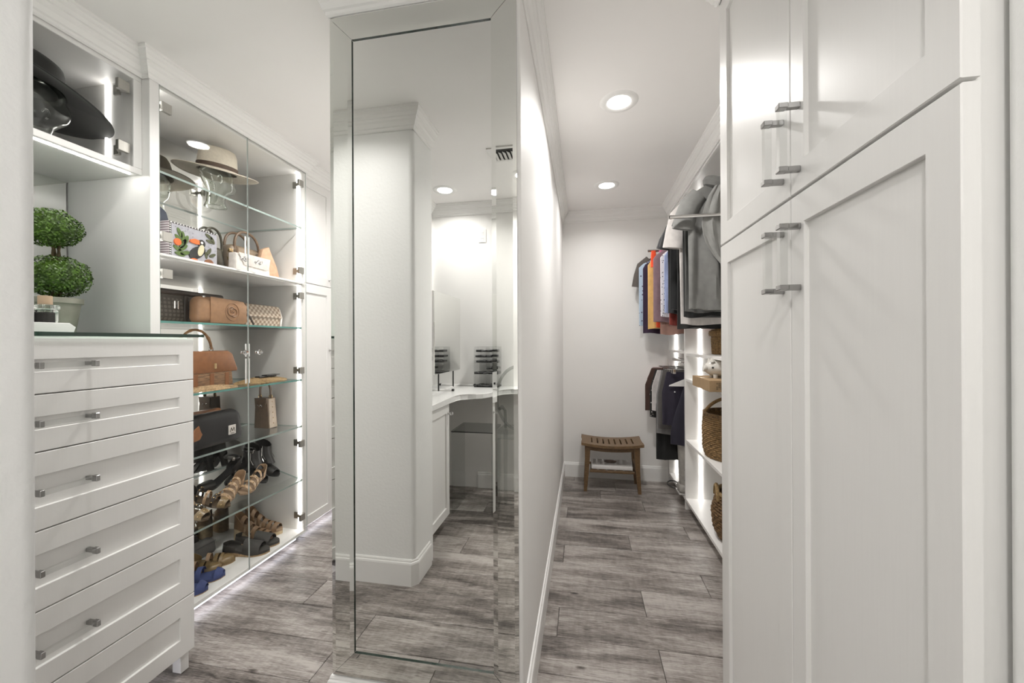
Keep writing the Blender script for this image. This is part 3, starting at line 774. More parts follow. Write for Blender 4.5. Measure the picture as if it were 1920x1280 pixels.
# lower basket with ear handles
c = (.965, 2.56, .088); b2 = coil_basket('ear_basket', 'dark woven basket with two ear handles on the bottom shelf', c, [(.155, 0), (.185, .06), (.195, .16), (.165, .27)], wicker_d_m, .016)
for ang in (170, 350, 100):
    bm = new(); ca, sa = math.cos(R(ang)), math.sin(R(ang)); pts = []
    for k in range(13):
        t = math.pi * k / 12; off = .065 * math.cos(t)
        pts.append((c[0] + .172 * ca - off * sa, c[1] + .172 * sa + off * ca, c[2] + .235 + .075 * math.sin(t)))
    tube(bm, pts, .012, 7); link('ear_handle', bm, raffia_m, b2, True)
bm = new(); tube(bm, [(c[0] + .168 * math.cos(t), c[1] + .168 * math.sin(t), c[2] + .272) for t in [2 * math.pi * k / 40 for k in range(40)]], .013, 7, True); link('rim', bm, raffia_m, b2, True)
# lidded basket
c = (.985, 2.88, 1.188); b3 = coil_basket('lidded_basket', 'small lidded seagrass basket on the top shelf under the hanging clothes', c, [(.115, 0), (.12, .10), (.118, .125)], wicker_m, .0115)
bm = new()
for k, (r, z) in enumerate(((.135, .131), (.136, .142), (.134, .153), (.12, .163), (.10, .168), (.08, .171), (.06, .173), (.04, .174))):
    tube(bm, [(c[0] + r * math.cos(t), c[1] + r * math.sin(t), c[2] + z) for t in [2 * math.pi * q / 40 for q in range(40)]], .0072, 5, True)
lathe(bm, [(0, .128), (.13, .128), (.13, .16), (.08, .17), (0, .173)], c, 30); link('lid', bm, wicker_m, b3, True)
bm = new(); rbox(bm, (c[0] - .05, c[1], c[2] + .18), .07, .05, .045, .015); link('lid_knob', bm, wicker_m, b3, True)
# cardboard box with printed barcode block
cb = thing('cardboard_box', 'flat brown cardboard box with printed code block, jutting from shelf under the piggy bank', 'box', (.8, 2.5, .995))
bm = new(); box(bm, .686, .94, 2.345, 2.69, .9955, 1.059, .0015); link('carton', bm, card_m, cb)
bm = new()
for k in range(5):
    for j in range(4):
        if (k * 3 + j * 5) % 7 != 3: box(bm, .722 + k * .011, .722 + k * .011 + .008, 2.3438, 2.3449, 1.008 + j * .010, 1.008 + j * .010 + .008)
link('printed_code', bm, mat('grey_print', (.16, .11, .06), .8), cb, label='printed code block'); bm = new(); box(bm, .686, .94, 2.50, 2.535, 1.0592, 1.0596); link('tape', bm, mat('parcel_tape', (.46, .33, .19), .3), cb)
# piggy bank
pg = thing('piggy_bank', 'round glazed pale grey piggy bank standing on the flat cardboard box', 'piggy bank', (.83, 2.53, 1.0598))
bm = new()
bmesh.ops.create_uvsphere(bm, u_segments=28, v_segments=18, radius=1)
bmesh.ops.transform(bm, matrix=Matrix.Translation((.835, 2.53, 1.112)) @ Matrix.Diagonal((.085, .058, .047, 1)), verts=bm.verts[:]); link('body', bm, ceramic_m, pg, True)
bm = new(); lathe(bm, [(.018, 0), (.018, .012), (.012, .014), (0, .0141)], (.757, 2.515, 1.110), 14, ry(-80)); link('snout', bm, ceramic_m, pg, True)
for y in (2.496, 2.545):
    bm = new(); lathe(bm, [(.012, 0), (.008, .014), (0, .022)], (.785, y, 1.145), 10, ry(-15)); link('ear', bm, ceramic_m, pg, True)
bm = new(); bmesh.ops.create_uvsphere(bm, u_segments=10, v_segments=8, radius=.0055); bmesh.ops.translate(bm, vec=(.782, 2.484, 1.116), verts=bm.verts[:]); link('eye', bm, black_m, pg, True)
for x in (.80, .875):
    for y in (2.50, 2.56):
        bm = new(); lathe(bm, [(.011, 0), (.013, .02)], (x, y, 1.0598), 10); link('foot', bm, ceramic_m, pg, True)
bm = new(); box(bm, .82, .87, 2.525, 2.531, 1.1575, 1.160, .001); link('coin_slot', bm, pot_m, pg)
bm = new(); lathe(bm, [(.030, .0), (.028, .003), (0, .004)], (.853, 2.528, 1.1545), 16, Matrix.Diagonal((1.3, .9, 1, 1))); link('saddle_mark', bm, pot_m, pg, True, label='grey painted saddle mark')

for o in [pg]:
    o.scale = (1.12, 1.12, 1.12); o.location = (.795, 2.52, 1.0598)
# ================================================================== GARMENTS
def garment(name, label, cat, y, cx, hw, zt, zb, col, sleeve=None, group='clothes on the upper rod', neck=.065, hem=1.0, skirt=False, phase=0., yaw=0., depth=.024, collar=None, m=None, slope=.085, ripple=.010):
    m = m or cloth(name + '_cloth', col)
    t = thing(name, label, cat, (cx, y, zt), group)
    bm = new(); n, k = 18, 44; rows = []
    for i in range(n + 1):
        v = i / n; z = zt + (zb - zt) * v
        s = (zt - z)
        if skirt: w_ = hw * (.78 + .22 * min(1, v * 2.5)); dpt = depth * (.5 + .8 * v)
        else:
            w_ = neck + (hw - neck) * min(1, (s / slope) ** .8) if s < slope else hw; w_ *= 1 + (hem - 1) * v
            dpt = depth * (.45 + .55 * min(1, s / .12))
        row = []
        for q in range(k):
            a = 2 * math.pi * q / k; cxx = math.cos(a); u = cxx * w_
            amp = ripple * min(1, v * 1.6)
            rip = amp * math.sin(u * 46 + phase + 1.2 * math.sin(v * 3 + phase)) + amp * .5 * math.sin(u * 95 + phase * 2 + v * 4)
            yy = dpt * (abs(math.sin(a)) ** .7) * (1 if math.sin(a) >= 0 else -1) + rip
            zz = z + (.006 * math.sin(u * 30 + phase) if i == n else 0)
            row.append(vx(bm, u, yy, zz - zt))
        rows.append(row)
    for a, b in zip(rows, rows[1:]):
        for q in range(k): fc(bm, [a[q], a[(q + 1) % k], b[(q + 1) % k], b[q]])
    fc(bm, rows[-1])
    if skirt: fc(bm, rows[0][::-1])
    T = Matrix.Translation((cx, y, zt)) @ rz(yaw)
    bmesh.ops.transform(bm, matrix=T, verts=bm.verts[:]); link('body', bm, m, t, True, ang=80)
    if sleeve:
        sl, sw = sleeve
        for s in (-1, 1):
            bm = new(); x0 = s * (hw - .045); z0 = -slope - .02
            pts = [(x0 * .86, 0, z0 + .035), (x0 + s * .03, .004, z0 - .02), (x0 + s * .055, -.004, z0 - sl * .5), (x0 + s * .068, .004, z0 - sl)]
            tube(bm, pts, [sw * .9, sw, sw * .96, sw * 1.05], 12, flat=1.)
            for v in bm.verts: v.co.y *= .62
            bmesh.ops.transform(bm, matrix=T, verts=bm.verts[:]); link('sleeve', bm, m, t, True, ang=80)
    if collar:
        bm = new(); pts = [(neck * 1.05 * math.cos(a), .030 * math.sin(a), -.004 + .012 * math.cos(a * 2)) for a in [2 * math.pi * q / 24 for q in range(24)]]
        tube(bm, pts, collar, 8, True); bmesh.ops.transform(bm, matrix=T, verts=bm.verts[:]); link('collar', bm, m, t, True)
    return t
def hanger(y, cx, zrod, label, m, hw=.19, drop=.10, group='hangers on the closet rods'):
    t = thing('clothes_hanger', label, 'hanger', (cx, y, zrod), group)
    bm = new(); pts = [(cx - .0, y, zrod - .055)] + [(cx + .0165 * math.sin(a) * 1.05, y, zrod + .002 - .0165 * math.cos(a)) for a in [R(20 + 22 * k) for k in range(10)]]
    tube(bm, [(cx, y, zrod - .06), (cx, y, zrod - .028)] + [(cx + .0195 * math.sin(a), y, zrod - .0195 * math.cos(a) * 1.0) for a in [R(40 + 24 * k) for k in range(9)]], .0018, 6); link('hook', bm, chrome_m, t, True)
    bm = new(); tube(bm, [(cx - hw, y, zrod - .06 - drop), (cx - .05, y, zrod - .075), (cx, y, zrod - .062), (cx + .05, y, zrod - .075), (cx + hw, y, zrod - .06 - drop)], .007, 7); link('shoulder_bar', bm, m, t, True)
    return t

G = [
 # name, label, cat, y, cx, hw, ztop, zbot, colour, sleeve, extra
 ('grey_hooded_shirt', 'mid grey short-sleeved hooded shirt, nearest garment on the upper rod', 'shirt', 2.46, .80, .195, 2.20, 1.462, (.145, .145, .138), (.16, .062), dict(collar=.034, neck=.075, ripple=.017)),
 ('dark_grey_shirt', 'dark grey short-sleeved shirt right behind the hooded one', 'shirt', 2.56, .80, .192, 2.18, 1.455, (.075, .076, .072), (.10, .048), dict(collar=.014, phase=1., ripple=.015)),
 ('black_camisole', 'black top hidden between the dark grey shirt and the white shirt', 'top', 2.64, .80, .18, 2.17, 1.43, (.010, .011, .011), None, dict(phase=2.)),
 ('white_shirt', 'off-white shirt with long hem hanging behind the grey shirts', 'shirt', 2.72, .80, .190, 2.21, 1.385, (.56, .53, .51), (.22, .070), dict(phase=.4, hem=.94)),
 ('black_tunic', 'black tunic behind the off-white shirt, its hem showing below the white', 'top', 2.84, .80, .17, 2.19, 1.365, (.012, .012, .012), None, dict(phase=3.)),
 ('black_jacket', 'black jacket with wide shoulders on the upper rod', 'jacket', 2.95, .80, .198, 2.20, 1.50, (.014, .015, .016), (.15, .042), dict(phase=1.7)),
 ('charcoal_top', 'charcoal top squeezed behind the black jacket', 'top', 3.07, .80, .185, 2.18, 1.48, (.03, .031, .034), (.12, .055), dict(phase=.9)),
 ('burgundy_skirt_dress', 'rust and burgundy dress whose hem shows under the black jacket', 'dress', 3.11, .82, .19, 2.17, 1.400, (.20, .030, .022), None, dict(phase=2.5)),
 ('cream_blouse', 'cream blouse with a narrow shoulder behind the black jacket', 'top', 3.25, .79, .13, 2.22, 1.56, (.60, .50, .34), None, dict(phase=.2)),
 ('pale_blue_blouse', 'pale blue pleated blouse at the far end of the upper rod', 'blouse', 3.30, .80, .165, 2.05, 1.50, (.32, .39, .62), None, dict(phase=1.1)),
 ('polka_dot_blouse', 'white blouse with small dark dots', 'blouse', 3.355, .80, .185, 2.05, 1.478, (.7, .68, .7), None, dict(phase=2.1)),
 ('mauve_blouse', 'mauve blouse hanging beside the dotted one', 'blouse', 3.405, .79, .222, 2.06, 1.435, (.225, .145, .165), None, dict(phase=.7)),
 ('dusty_pink_camisole', 'dusty pink long narrow top below the mauve blouse', 'top', 3.43, .80, .175, 2.05, 1.335, (.36, .21, .17), None, dict(phase=1.5)),
 ('orange_blouse', 'bright orange red blouse beside the yellow one', 'top', 3.462, .80, .20, 2.08, 1.395, (.80, .09, .025), None, dict(phase=2.9)),
 ('yellow_blouse', 'soft yellow blouse between purple and mauve', 'blouse', 3.50, .79, .250, 2.03, 1.385, (.66, .42, .15), None, dict(phase=.3)),
 ('deep_purple_top', 'deep purple long top next to the yellow blouse', 'top', 3.57, .78, .270, 2.02, 1.345, (.028, .012, .035), None, dict(phase=1.9)),
 ('floral_blouse', 'light blue floral blouse near the end wall', 'blouse', 3.63, .77, .285, 2.03, 1.42, (.42, .52, .62), None, dict(phase=.8)),
 ('taupe_cardigan', 'dark taupe cardigan, last garment on the upper rod by the far wall', 'cardigan', 3.69, .80, .290, 2.07, 1.50, (.09, .078, .07), (.2, .055), dict(phase=2.2)),
]
GT = {}
for g in G:
    ex = dict(g[10]); nm = g[0]
    if g[3] > 3.2: ex['depth'] = .011; ex['ripple'] = .005
    if nm == 'polka_dot_blouse': ex['m'] = pattern('dotted_cloth', 'spots', (.72, .70, .73), (.03, .03, .05), 62, .85)
    if nm == 'floral_blouse': ex['m'] = pattern('floral_cloth', 'spots', (.42, .52, .64), (.10, .08, .14), 34, .85)
    GT[nm] = garment(nm, g[1], g[2], g[3], g[4], g[5], g[6], g[7], g[8], g[9], **ex)
for k, g in enumerate(G):
    hanger(g[3], RODX, RODZ, 'slim white clothes hanger inside the ' + g[0].replace('_', ' ') + ' on the upper rod', white_m, min(.17, g[5] * .8), .07)
garment('orange_scarf', 'small bright orange red scarf hung from the far pull-out rod', 'scarf', 3.425, .575, .022, 2.03, 1.895, (.78, .075, .02), None, skirt=True, depth=.010, ripple=.003)
garment('pink_scarf', 'pink scarf hung beside the orange one on the far pull-out rod', 'scarf', 3.425, .635, .020, 2.03, 1.86, (.52, .16, .27), None, skirt=True, depth=.010, ripple=.003)
bm = new(); n = 10; rows = []
for i in range(n + 1):
    v = i / n; z = 2.165 - .56 * v; x0 = .745 - .080 * math.sin(math.pi * min(1, v * 1.25)) ** .8 + .045 * v ** 3; x1 = .80 + .03 * v
    rows.append([vx(bm, x0 + (x1 - x0) * q / 8, 2.421 - .012 * math.sin(q / 8 * 3.1 + v * 2) - .006 * math.sin(q * 1.9 + v * 5), z) for q in range(9)])
for a, b in zip(rows, rows[1:]):
    for q in range(8): fc(bm, [a[q], a[q + 1], b[q + 1], b[q]])
bmesh.ops.recalc_face_normals(bm, faces=bm.faces[:]); bmesh.ops.solidify(bm, geom=bm.faces[:], thickness=.004)
link('front_drape', bm, cloth('light_grey_knit', (.215, .215, .205)), GT['grey_hooded_shirt'], True, label='lighter grey draped front panel')
GL = [
 ('navy_coat_dress', 'navy button dress, nearest garment on the lower rod', 'dress', 3.225, .835, .175, 1.03, .475, (.020, .018, .032), None, dict(phase=.4, neck=.03, slope=.45)),
 ('navy_trousers', 'dark navy trousers with a small white button on the lower rod', 'trousers', 3.285, .77, .16, 1.035, .62, (.022, .018, .034), None, dict(phase=1.4, skirt=True)),
 ('pewter_skirt', 'pewter grey satin skirt on the lower rod', 'skirt', 3.345, .775, .185, 1.045, .575, (.10, .093, .088), None, dict(phase=2.2, skirt=True)),
 ('light_grey_skirt', 'light grey skirt with a pale hem on the lower rod', 'skirt', 3.395, .775, .190, 1.04, .52, (.22, .215, .215), None, dict(phase=.8, skirt=True)),
 ('black_long_skirt', 'long black skirt reaching lowest on the lower rod', 'skirt', 3.44, .79, .200, 1.04, .300, (.010, .010, .010), None, dict(phase=3.1, skirt=True)),
 ('white_trousers', 'white trousers between the grey and brown pieces on lower rod', 'trousers', 3.485, .77, .205, 1.035, .69, (.58, .55, .54), None, dict(phase=1.9, skirt=True)),
 ('patterned_skirt', 'black and white patterned skirt on the lower rod', 'skirt', 3.53, .77, .215, 1.035, .63, (.3, .3, .3), None, dict(phase=2.6, skirt=True)),
 ('brown_skirt', 'chocolate brown skirt toward the wall end of the lower rod', 'skirt', 3.58, .77, .245, 1.045, .68, (.060, .030, .022), None, dict(phase=.1, skirt=True)),
 ('pink_black_skirt', 'pale pink and black skirt, last piece on the lower rod', 'skirt', 3.64, .77, .22, 1.05, .80, (.42, .32, .31), None, dict(phase=1.2, skirt=True)),
]
for g in GL:
    ex = dict(g[10]); ex['depth'] = .012; ex['ripple'] = .006
    if g[0] == 'patterned_skirt': ex['m'] = pattern('black_white_print', 'spots', (.02, .02, .02), (.6, .58, .56), 48, .8)
    t = garment(g[0], g[1], g[2], g[3], g[4], g[5], g[6], g[7], g[8], g[9], group='clothes on the lower rod', **ex)
    if g[0] == 'navy_trousers':
        bm = new(); bmesh.ops.create_uvsphere(bm, u_segments=8, v_segments=6, radius=.006); bmesh.ops.translate(bm, vec=(.70, 3.255, .88), verts=bm.verts[:]); link('button', bm, white_m, t, True)
for g in GL:
    t = thing('clip_hanger', 'metal clip hanger gripping the ' + g[0].replace('_', ' ') + ' on the lower rod', 'hanger', (RODX, g[3], RODZ2), 'clip hangers on the lower rod')
    y = g[3]; bm = new()
    tube(bm, [(RODX, y, RODZ2 - .055), (RODX, y, RODZ2 - .028)] + [(RODX + .0195 * math.sin(a), y, RODZ2 - .0195 * math.cos(a)) for a in [R(40 + 24 * k) for k in range(9)]], .002, 6)
    tube(bm, [(RODX - .15, y, RODZ2 - .056), (RODX + .15, y, RODZ2 - .056)], .003, 6); link('bar', bm, chrome_m, t, True)
    for x in (RODX - .11, RODX + .11):
        bm = new(); box(bm, x - .012, x + .012, y - .009, y + .009, RODZ2 - .092, RODZ2 - .054, .003); link('clip', bm, chrome_m, t)
wh = thing('wide_white_hanger', 'wide white triangular hanger over the navy trousers', 'hanger', (.74, 3.252, .95))
bm = new(); prism(bm, [(.655, .925), (.82, .925), (.815, .99), (.80, .995), (.66, .935)], 3.247, 3.252, 'y'); link('panel', bm, white_m, wh)
bt = thing('pale_grey_boot', 'tall pale grey boot with snap buttons under the lower rod', 'boot', (.80, 3.30, .087))
bm = new(); lathe(bm, [(.055, .03), (.058, .08), (.062, .2), (.068, .34), (.070, .385), (.066, .386), (.06, .2)], (.795, 3.29, .0875), 22, cap=False); bgm = leather('pale_grey_leather', (.34, .325, .30)); link('shaft', bm, bgm, bt, True)
bm = new(); rbox(bm, (.792, 3.288, .0992), .135, .130, .06, .02, top=(.92, .92)); link('foot', bm, bgm, bt, True)
bm = new(); rbox(bm, (.792, 3.288, .0872), .142, .135, .0118, .004); link('sole', bm, grey_plastic_m, bt, True)
for z in (.20, .28, .36, .43):
    bm = new(); lathe(bm, [(.006, 0), (.004, .003), (0, .004)], (.768, 3.237, z), 8, rx(90)); link('snap', bm, dchrome_m, bt)
bm = new(); tube(bm, [(.725 + .045 * math.cos(t), 3.44 + .09 * math.sin(t), .0935 + .004 * math.sin(2 * t)) for t in [2 * math.pi * k / 28 for k in range(28)]], .005, 6, True)
tag(link('belt_loop', bm, black_m, smooth=True), 'thin black strap loop lying on bottom shelf edge below the long black skirt', 'strap')

# ================================================================== HATS AND GLASS HEADS
def head(name, label, c, yaw, m, s=1.):
    """hollow glass display head: flared neck, jaw, face with nose, cranium"""
    t = thing(name, label, 'display head', c, None)
    rings = [(0, 0, .060, .058), (.012, 0, .058, .056), (.028, 0, .051, .049), (.05, 0, .049, .046), (.075, .004, .050, .046), (.092, .014, .060, .050), (.104, .020, .070, .056),
             (.120, .021, .076, .061), (.140, .018, .080, .066), (.162, .013, .084, .070), (.185, .008, .088, .073), (.21, .004, .090, .074), (.232, 0, .085, .070), (.25, -.003, .072, .060), (.264, -.005, .05, .042), (.272, -.005, .02, .018)]
    bm = new(); n = 36; rows = []
    for z, cx, a, b in rings:
        row = []
        for k in range(n):
            th = 2 * math.pi * k / n; x = cx + a * math.cos(th); y = b * math.sin(th)
            f = max(0, math.cos(th)) ** 24
            x += f * (.020 * math.exp(-((z - .150) / .016) ** 2) + .007 * math.exp(-((z - .122) / .006) ** 2) + .006 * math.exp(-((z - .104) / .008) ** 2) - .006 * math.exp(-((z - .176) / .010) ** 2))
            e = max(0, math.cos(th - .42)) ** 60 + max(0, math.cos(th + .42)) ** 60
            x -= e * .007 * math.exp(-((z - .172) / .010) ** 2)
            row.append(vx(bm, x, y, z))
        rows.append(row)
    for p, q in zip(rows, rows[1:]):
        for k in range(n): fc(bm, [p[k], p[(k + 1) % n], q[(k + 1) % n], q[k]])
    fc(bm, rows[-1])
    bmesh.ops.recalc_face_normals(bm, faces=bm.faces[:]); bmesh.ops.solidify(bm, geom=bm.faces[:], thickness=.0045)
    T = Matrix.Translation(c) @ rz(yaw) @ Matrix.Diagonal((s, s, s, 1))
    bmesh.ops.transform(bm, matrix=T, verts=bm.verts[:]); link('head_form', bm, m, t, True, ang=75)
    for sg in (-1, 1):
        bm = new(); pts = [(.002 + .012 * math.cos(a), sg * (.0745 + .004 * math.sin(a)), .160 + .024 * math.sin(a)) for a in [R(-70 + 28 * k) for k in range(9)]]
        tube(bm, pts, .0042, 6); bmesh.ops.transform(bm, matrix=T, verts=bm.verts[:]); link('ear', bm, m, t, True)
    bm = new(); tube(bm, [(.0575 * math.cos(a), .0555 * math.sin(a), .004) for a in [2 * math.pi * k / 36 for k in range(36)]], .0035, 6, True)
    bmesh.ops.transform(bm, matrix=T, verts=bm.verts[:]); link('neck_rim', bm, m, t, True)
    return t
def hat(name, label, c, brim, crown_r, crown_h, m, tilt, band=None, oval=1.12, droop=.02, wave=.0, yaw=0.):
    t = thing(name, label, 'hat', c); T = Matrix.Translation(c) @ tilt @ rz(yaw)
    bm = new(); n = 56; rows = []
    prof = [(.0, crown_h * .93), (crown_r * .30, crown_h * .97), (crown_r * .62, crown_h), (crown_r * .82, crown_h * .93), (crown_r * .92, crown_h * .75), (crown_r * .97, crown_h * .4), (crown_r, .012), (crown_r * 1.06, .002)]
    for i in range(7):
        f = (i + 1) / 7; prof.append((crown_r * 1.06 + (brim - crown_r * 1.06) * f, -droop * f * f))
    prof += [(brim + .002, -droop - .002), (brim - .001, -droop - .004)]
    for i in range(7):
        f = 1 - (i + 1) / 7; prof.append((crown_r * .97 + (brim - crown_r * .97) * f, -droop * f * f - .004))
    prof += [(crown_r * .94, crown_h * .5), (crown_r * .85, crown_h * .80), (0, crown_h * .88)]
    for r, z in prof:
        rows.append([vx(bm, r * oval * math.cos(a), r * math.sin(a), z + wave * (r / brim) ** 2 * math.cos(2 * a)) for a in [2 * math.pi * k / n for k in range(n)]])
    for p, q in zip(rows, rows[1:]):
        for k in range(n): fc(bm, [p[k], p[(k + 1) % n], q[(k + 1) % n], q[k]])
    bmesh.ops.remove_doubles(bm, verts=bm.verts[:], dist=1e-5)
    bmesh.ops.transform(bm, matrix=T, verts=bm.verts[:]); link('crown_and_brim', bm, m, t, True, ang=60)
    if band:
        bm = new(); lathe(bm, [(crown_r * 1.02, .004), (crown_r * 1.015, .030), (crown_r * .99, .030), (crown_r * .99, .004)], (0, 0, 0), 48, Matrix.Diagonal((oval, 1, 1, 1)), cap=False)
        bmesh.ops.transform(bm, matrix=T, verts=bm.verts[:]); link('band', bm, band, t, True)
    return t
head('mannequin_head', 'clear glass display head wearing the cream hat, on the top glass shelf', (-2.015, 1.862, 2.0365), 62, headglass_m, .88)
hat('cream_hat', 'cream wide-brimmed hat with brown band on the clear glass head', (-2.01, 1.868, 2.238), .178, .086, .122, cream_m, rx(4) @ ry(8), band_m, 1.1, .012, .008, 62)
head('mannequin_head', 'clear glass display head under the black hat', (-1.99, 1.115, 2.0205), 40, headglass_d_m, .88)
hat('black_hat', 'big black felt hat with drooping brim in the hat cabinet', (-2.03, 1.105, 2.252), .245, .09, .105, hatblack_m, rx(-16) @ ry(4), None, 1.05, .035, .01, 90)

# ================================================================== TOP OF THE DRAWER CHEST
tp = thing('topiary', 'double-ball boxwood topiary in grey pot on the green glass top', 'plant', (-2.0, 1.165, 1.315))
def foliage(c, r, n, seed):
    rnd = random.Random(seed); bm = new()
    for i in range(n):
        ph = math.acos(1 - 2 * (i + .5) / n); th = math.pi * (1 + 5 ** .5) * i
        d = Vector((math.sin(ph) * math.cos(th), math.sin(ph) * math.sin(th), math.cos(ph)))
        rr = r * (1 + .10 * noise.noise(d * 2.3 + Vector((seed, 0, 0))) + rnd.uniform(-.08, .05)); p = Vector(c) + Vector((d.x * rr, d.y * rr, d.z * rr * .82))
        nrm = (d + Vector((rnd.uniform(-.6, .6), rnd.uniform(-.6, .6), rnd.uniform(-.3, .8)))).normalized()
        t = nrm.orthogonal().normalized(); t = (Matrix.Rotation(rnd.uniform(0, 6.28), 3, nrm) @ t); b = nrm.cross(t)
        L = rnd.uniform(.011, .018); W = L * .55; q = nrm * .004
        a = [bm.verts.new(p + v) for v in (-t * L * .5, b * W * .5 + q, t * L * .5 - q, -b * W * .5 + q)]; fc(bm, a)
    g = bmesh.ops.create_icosphere(bm, subdivisions=2, radius=1)
    bmesh.ops.transform(bm, matrix=Matrix.Translation(c) @ Matrix.Diagonal((r * .86, r * .86, r * .70, 1)), verts=g['verts'])
    return bm
bm = foliage((-2.0, 1.162, 1.722), .084, 900, 1); link('foliage_ball', bm, leaf_m, tp)
bm = foliage((-2.0, 1.178, 1.540), .092, 1000, 2); link('foliage_ball', bm, leaf_m, tp)
for k in range(4):
    bm = new(); a = k * 1.7; tube(bm, [(-2.0 + .010 * math.cos(a + z * 14), 1.178 + .010 * math.sin(a + z * 14), 1.42 + z) for z in [.03 * q for q in range(10)]], .0045, 6); link('stem', bm, bark_m, tp, True)
bm = new(); lathe(bm, [(.044, 0), (.048, .004), (.064, .118), (.071, .120), (.072, .140), (.066, .141), (.060, .125), (0, .122)], (-2.0, 1.18, 1.3155), 32); link('pot', bm, pot_m, tp, True)
sl = new(); prism(sl, [(.74, 1.3155), (.985, 1.3155), (.990, 1.333), (.975, 1.3455), (.74, 1.3455)], -1.83, -1.60, 'x', bev=.002)
tag(link('marble_tray', sl, marble_m), 'white marble slab with grey veins on the green glass top', 'tray')
pf = thing('perfume_bottle', 'square clear glass bottle with tan cylindrical cap on the marble slab', 'bottle', (-1.66, .952, 1.346))
bm = new(); rbox(bm, (-1.66, .952, 1.3462), .05, .036, .040, .004); rbox(bm, (-1.66, .952, 1.3866), .056, .042, .016, .005); link('glass_body', bm, headglass_m, pf, True)
bm = new(); lathe(bm, [(.016, 0), (.016, .026), (.015, .027), (0, .027)], (-1.655, .948, 1.4030), 20); link('cap', bm, cork_m, pf, True)
bm = new(); rbox(bm, (-1.662, .952, 1.3485), .036, .024, .030, .003); link('liquid', bm, lidgrey_m, pf, True)
jr = thing('marbled_jar', 'small white marbled jar with round lid left of the tan-capped bottle', 'jar', (-1.70, .912, 1.346))
bm = new(); lathe(bm, [(.026, 0), (.028, .004), (.028, .062), (.026, .064), (0, .064)], (-1.70, .912, 1.3462), 24); link('jar_body', bm, marble_m, jr, True)
bm = new(); lathe(bm, [(.029, .0645), (.030, .068), (.030, .078), (.026, .086), (0, .090)], (-1.70, .912, 1.3462), 24); link('lid', bm, lidgrey_m, jr, True)
dj = thing('dark_jar', 'dark little jar at the wall end of the marble slab', 'jar', (-1.64, .895, 1.346))
bm = new(); lathe(bm, [(.014, 0), (.015, .03), (.012, .036), (.012, .045), (0, .045)], (-1.64, .893, 1.3462), 16); link('jar_body', bm, black_m, dj, True)

# ================================================================== BAGS
SX = 1.6765
def strap_loop(bm, p0, p1, h, r, n=18, lean=(0, 0), pw=1.0, flat=1.):
    p0, p1 = Vector(p0), Vector(p1); pts = []
    for k in range(n + 1):
        t = k / n; q = p0.lerp(p1, .5 - .5 * math.cos(math.pi * t)); s = math.sin(math.pi * t) ** pw
        pts.append((q.x + lean[0] * s, q.y + lean[1] * s, q.z + h * s))
    tube(bm, pts, r, 8, flat=flat)
# clutch with toucan in relief
tc_ = thing('toucan_clutch', 'beaded grey box clutch with toucan, leaves and orange flowers on the front', 'handbag', (-1.95, 1.66, SX))
bm = new(); box(bm, -1.975, -1.925, 1.535, 1.787, SX + .001, 1.862, .004, 0, 2); bead_m = pattern('bead_lattice', 'check', (.58, .55, .56), (.22, .17, .19), 170, .5)
link('case', bm, bead_m, tc_, True)
greyb = leather('grey_beadwork', (.36, .36, .40)); bm = new(); box(bm, -1.9249, -1.922, 1.548, 1.782, SX + .006, 1.852, .001); link('front_panel', bm, greyb, tc_)
bm = new()
for k in range(34):
    for (y, z) in ((1.542, SX + .006 + k * .0052), (1.540 + k * .0073, 1.857)):
        if y < 1.787 and z < 1.862: box(bm, -1.9249, -1.921, y - .0022, y + .0022, z - .0022, z + .0022, 0, k % 2)
link('beaded_border', bm, [black_m, white_m], tc_)
FXF = -1.9215
def patch(y, z, pts, m, name, th=.003, lab=None):
    bm = new(); prism(bm, [(y + a, z + b) for a, b in pts], FXF - .001, FXF + th, 'x', bev=.0008); return link(name, bm, m, tc_, label=lab)
def ell(a, b, rot=0, n=18, e0=0, e1=360):
    c, s = math.cos(R(rot)), math.sin(R(rot)); o = []
    for k in range(n):
        t = R(e0 + (e1 - e0) * k / n); x, y = a * math.cos(t), b * math.sin(t); o.append((x * c - y * s, x * s + y * c))
    return o
leafg = leather('green_felt_leaf', (.075, .13, .022)); leafd = leather('dark_leaf', (.07, .075, .035)); orange_m = leather('orange_bead', (.62, .13, .02)); creamb = leather('cream_bead', (.58, .53, .36))
for (y, z, L, rot) in ((1.585, 1.815, .040, 115), (1.60, 1.80, .042, 95), (1.615, 1.785, .045, 70), (1.58, 1.785, .040, 135), (1.60, 1.745, .046, 40), (1.575, 1.735, .040, 150), (1.61, 1.722, .044, 20), (1.585, 1.712, .04, 170), (1.60, 1.765, .048, 60)):
    patch(y, z, ell(L * .62, L * .22, rot), leafg, 'leaf')
for (y, z, L, rot) in ((1.735, 1.835, .036, -30), (1.755, 1.82, .036, -60), (1.74, 1.81, .034, -10), (1.735, 1.755, .036, 60), (1.755, 1.74, .034, 30), (1.72, 1.735, .030, 100)): patch(y, z, ell(L * .6, L * .24, rot), leafd, 'leaf')
patch(1.573, 1.768, ell(.017, .017), orange_m, 'flower', .006); patch(1.655, 1.694, ell(.020, .012), orange_m, 'flower', .005); patch(1.735, 1.700, ell(.024, .016), leather('rust_bead', (.22, .09, .04)), 'flower', .004)
patch(1.672, 1.738, ell(.050, .027, 38), black_m, 'toucan_body', .004); patch(1.694, 1.788, ell(.020, .020), black_m, 'toucan_head', .0045)
patch(1.689, 1.752, ell(.015, .031, -18), creamb, 'toucan_breast', .006); patch(1.662, 1.788, [(.02, .013), (-.005, .016), (-.026, .008), (-.032, -.003), (-.02, -.008), (.004, -.010), (.02, -.008)], orange_m, 'toucan_beak', .006)
patch(1.694, 1.792, ell(.0065, .0065), white_m, 'toucan_eye', .0062)
bm = new()
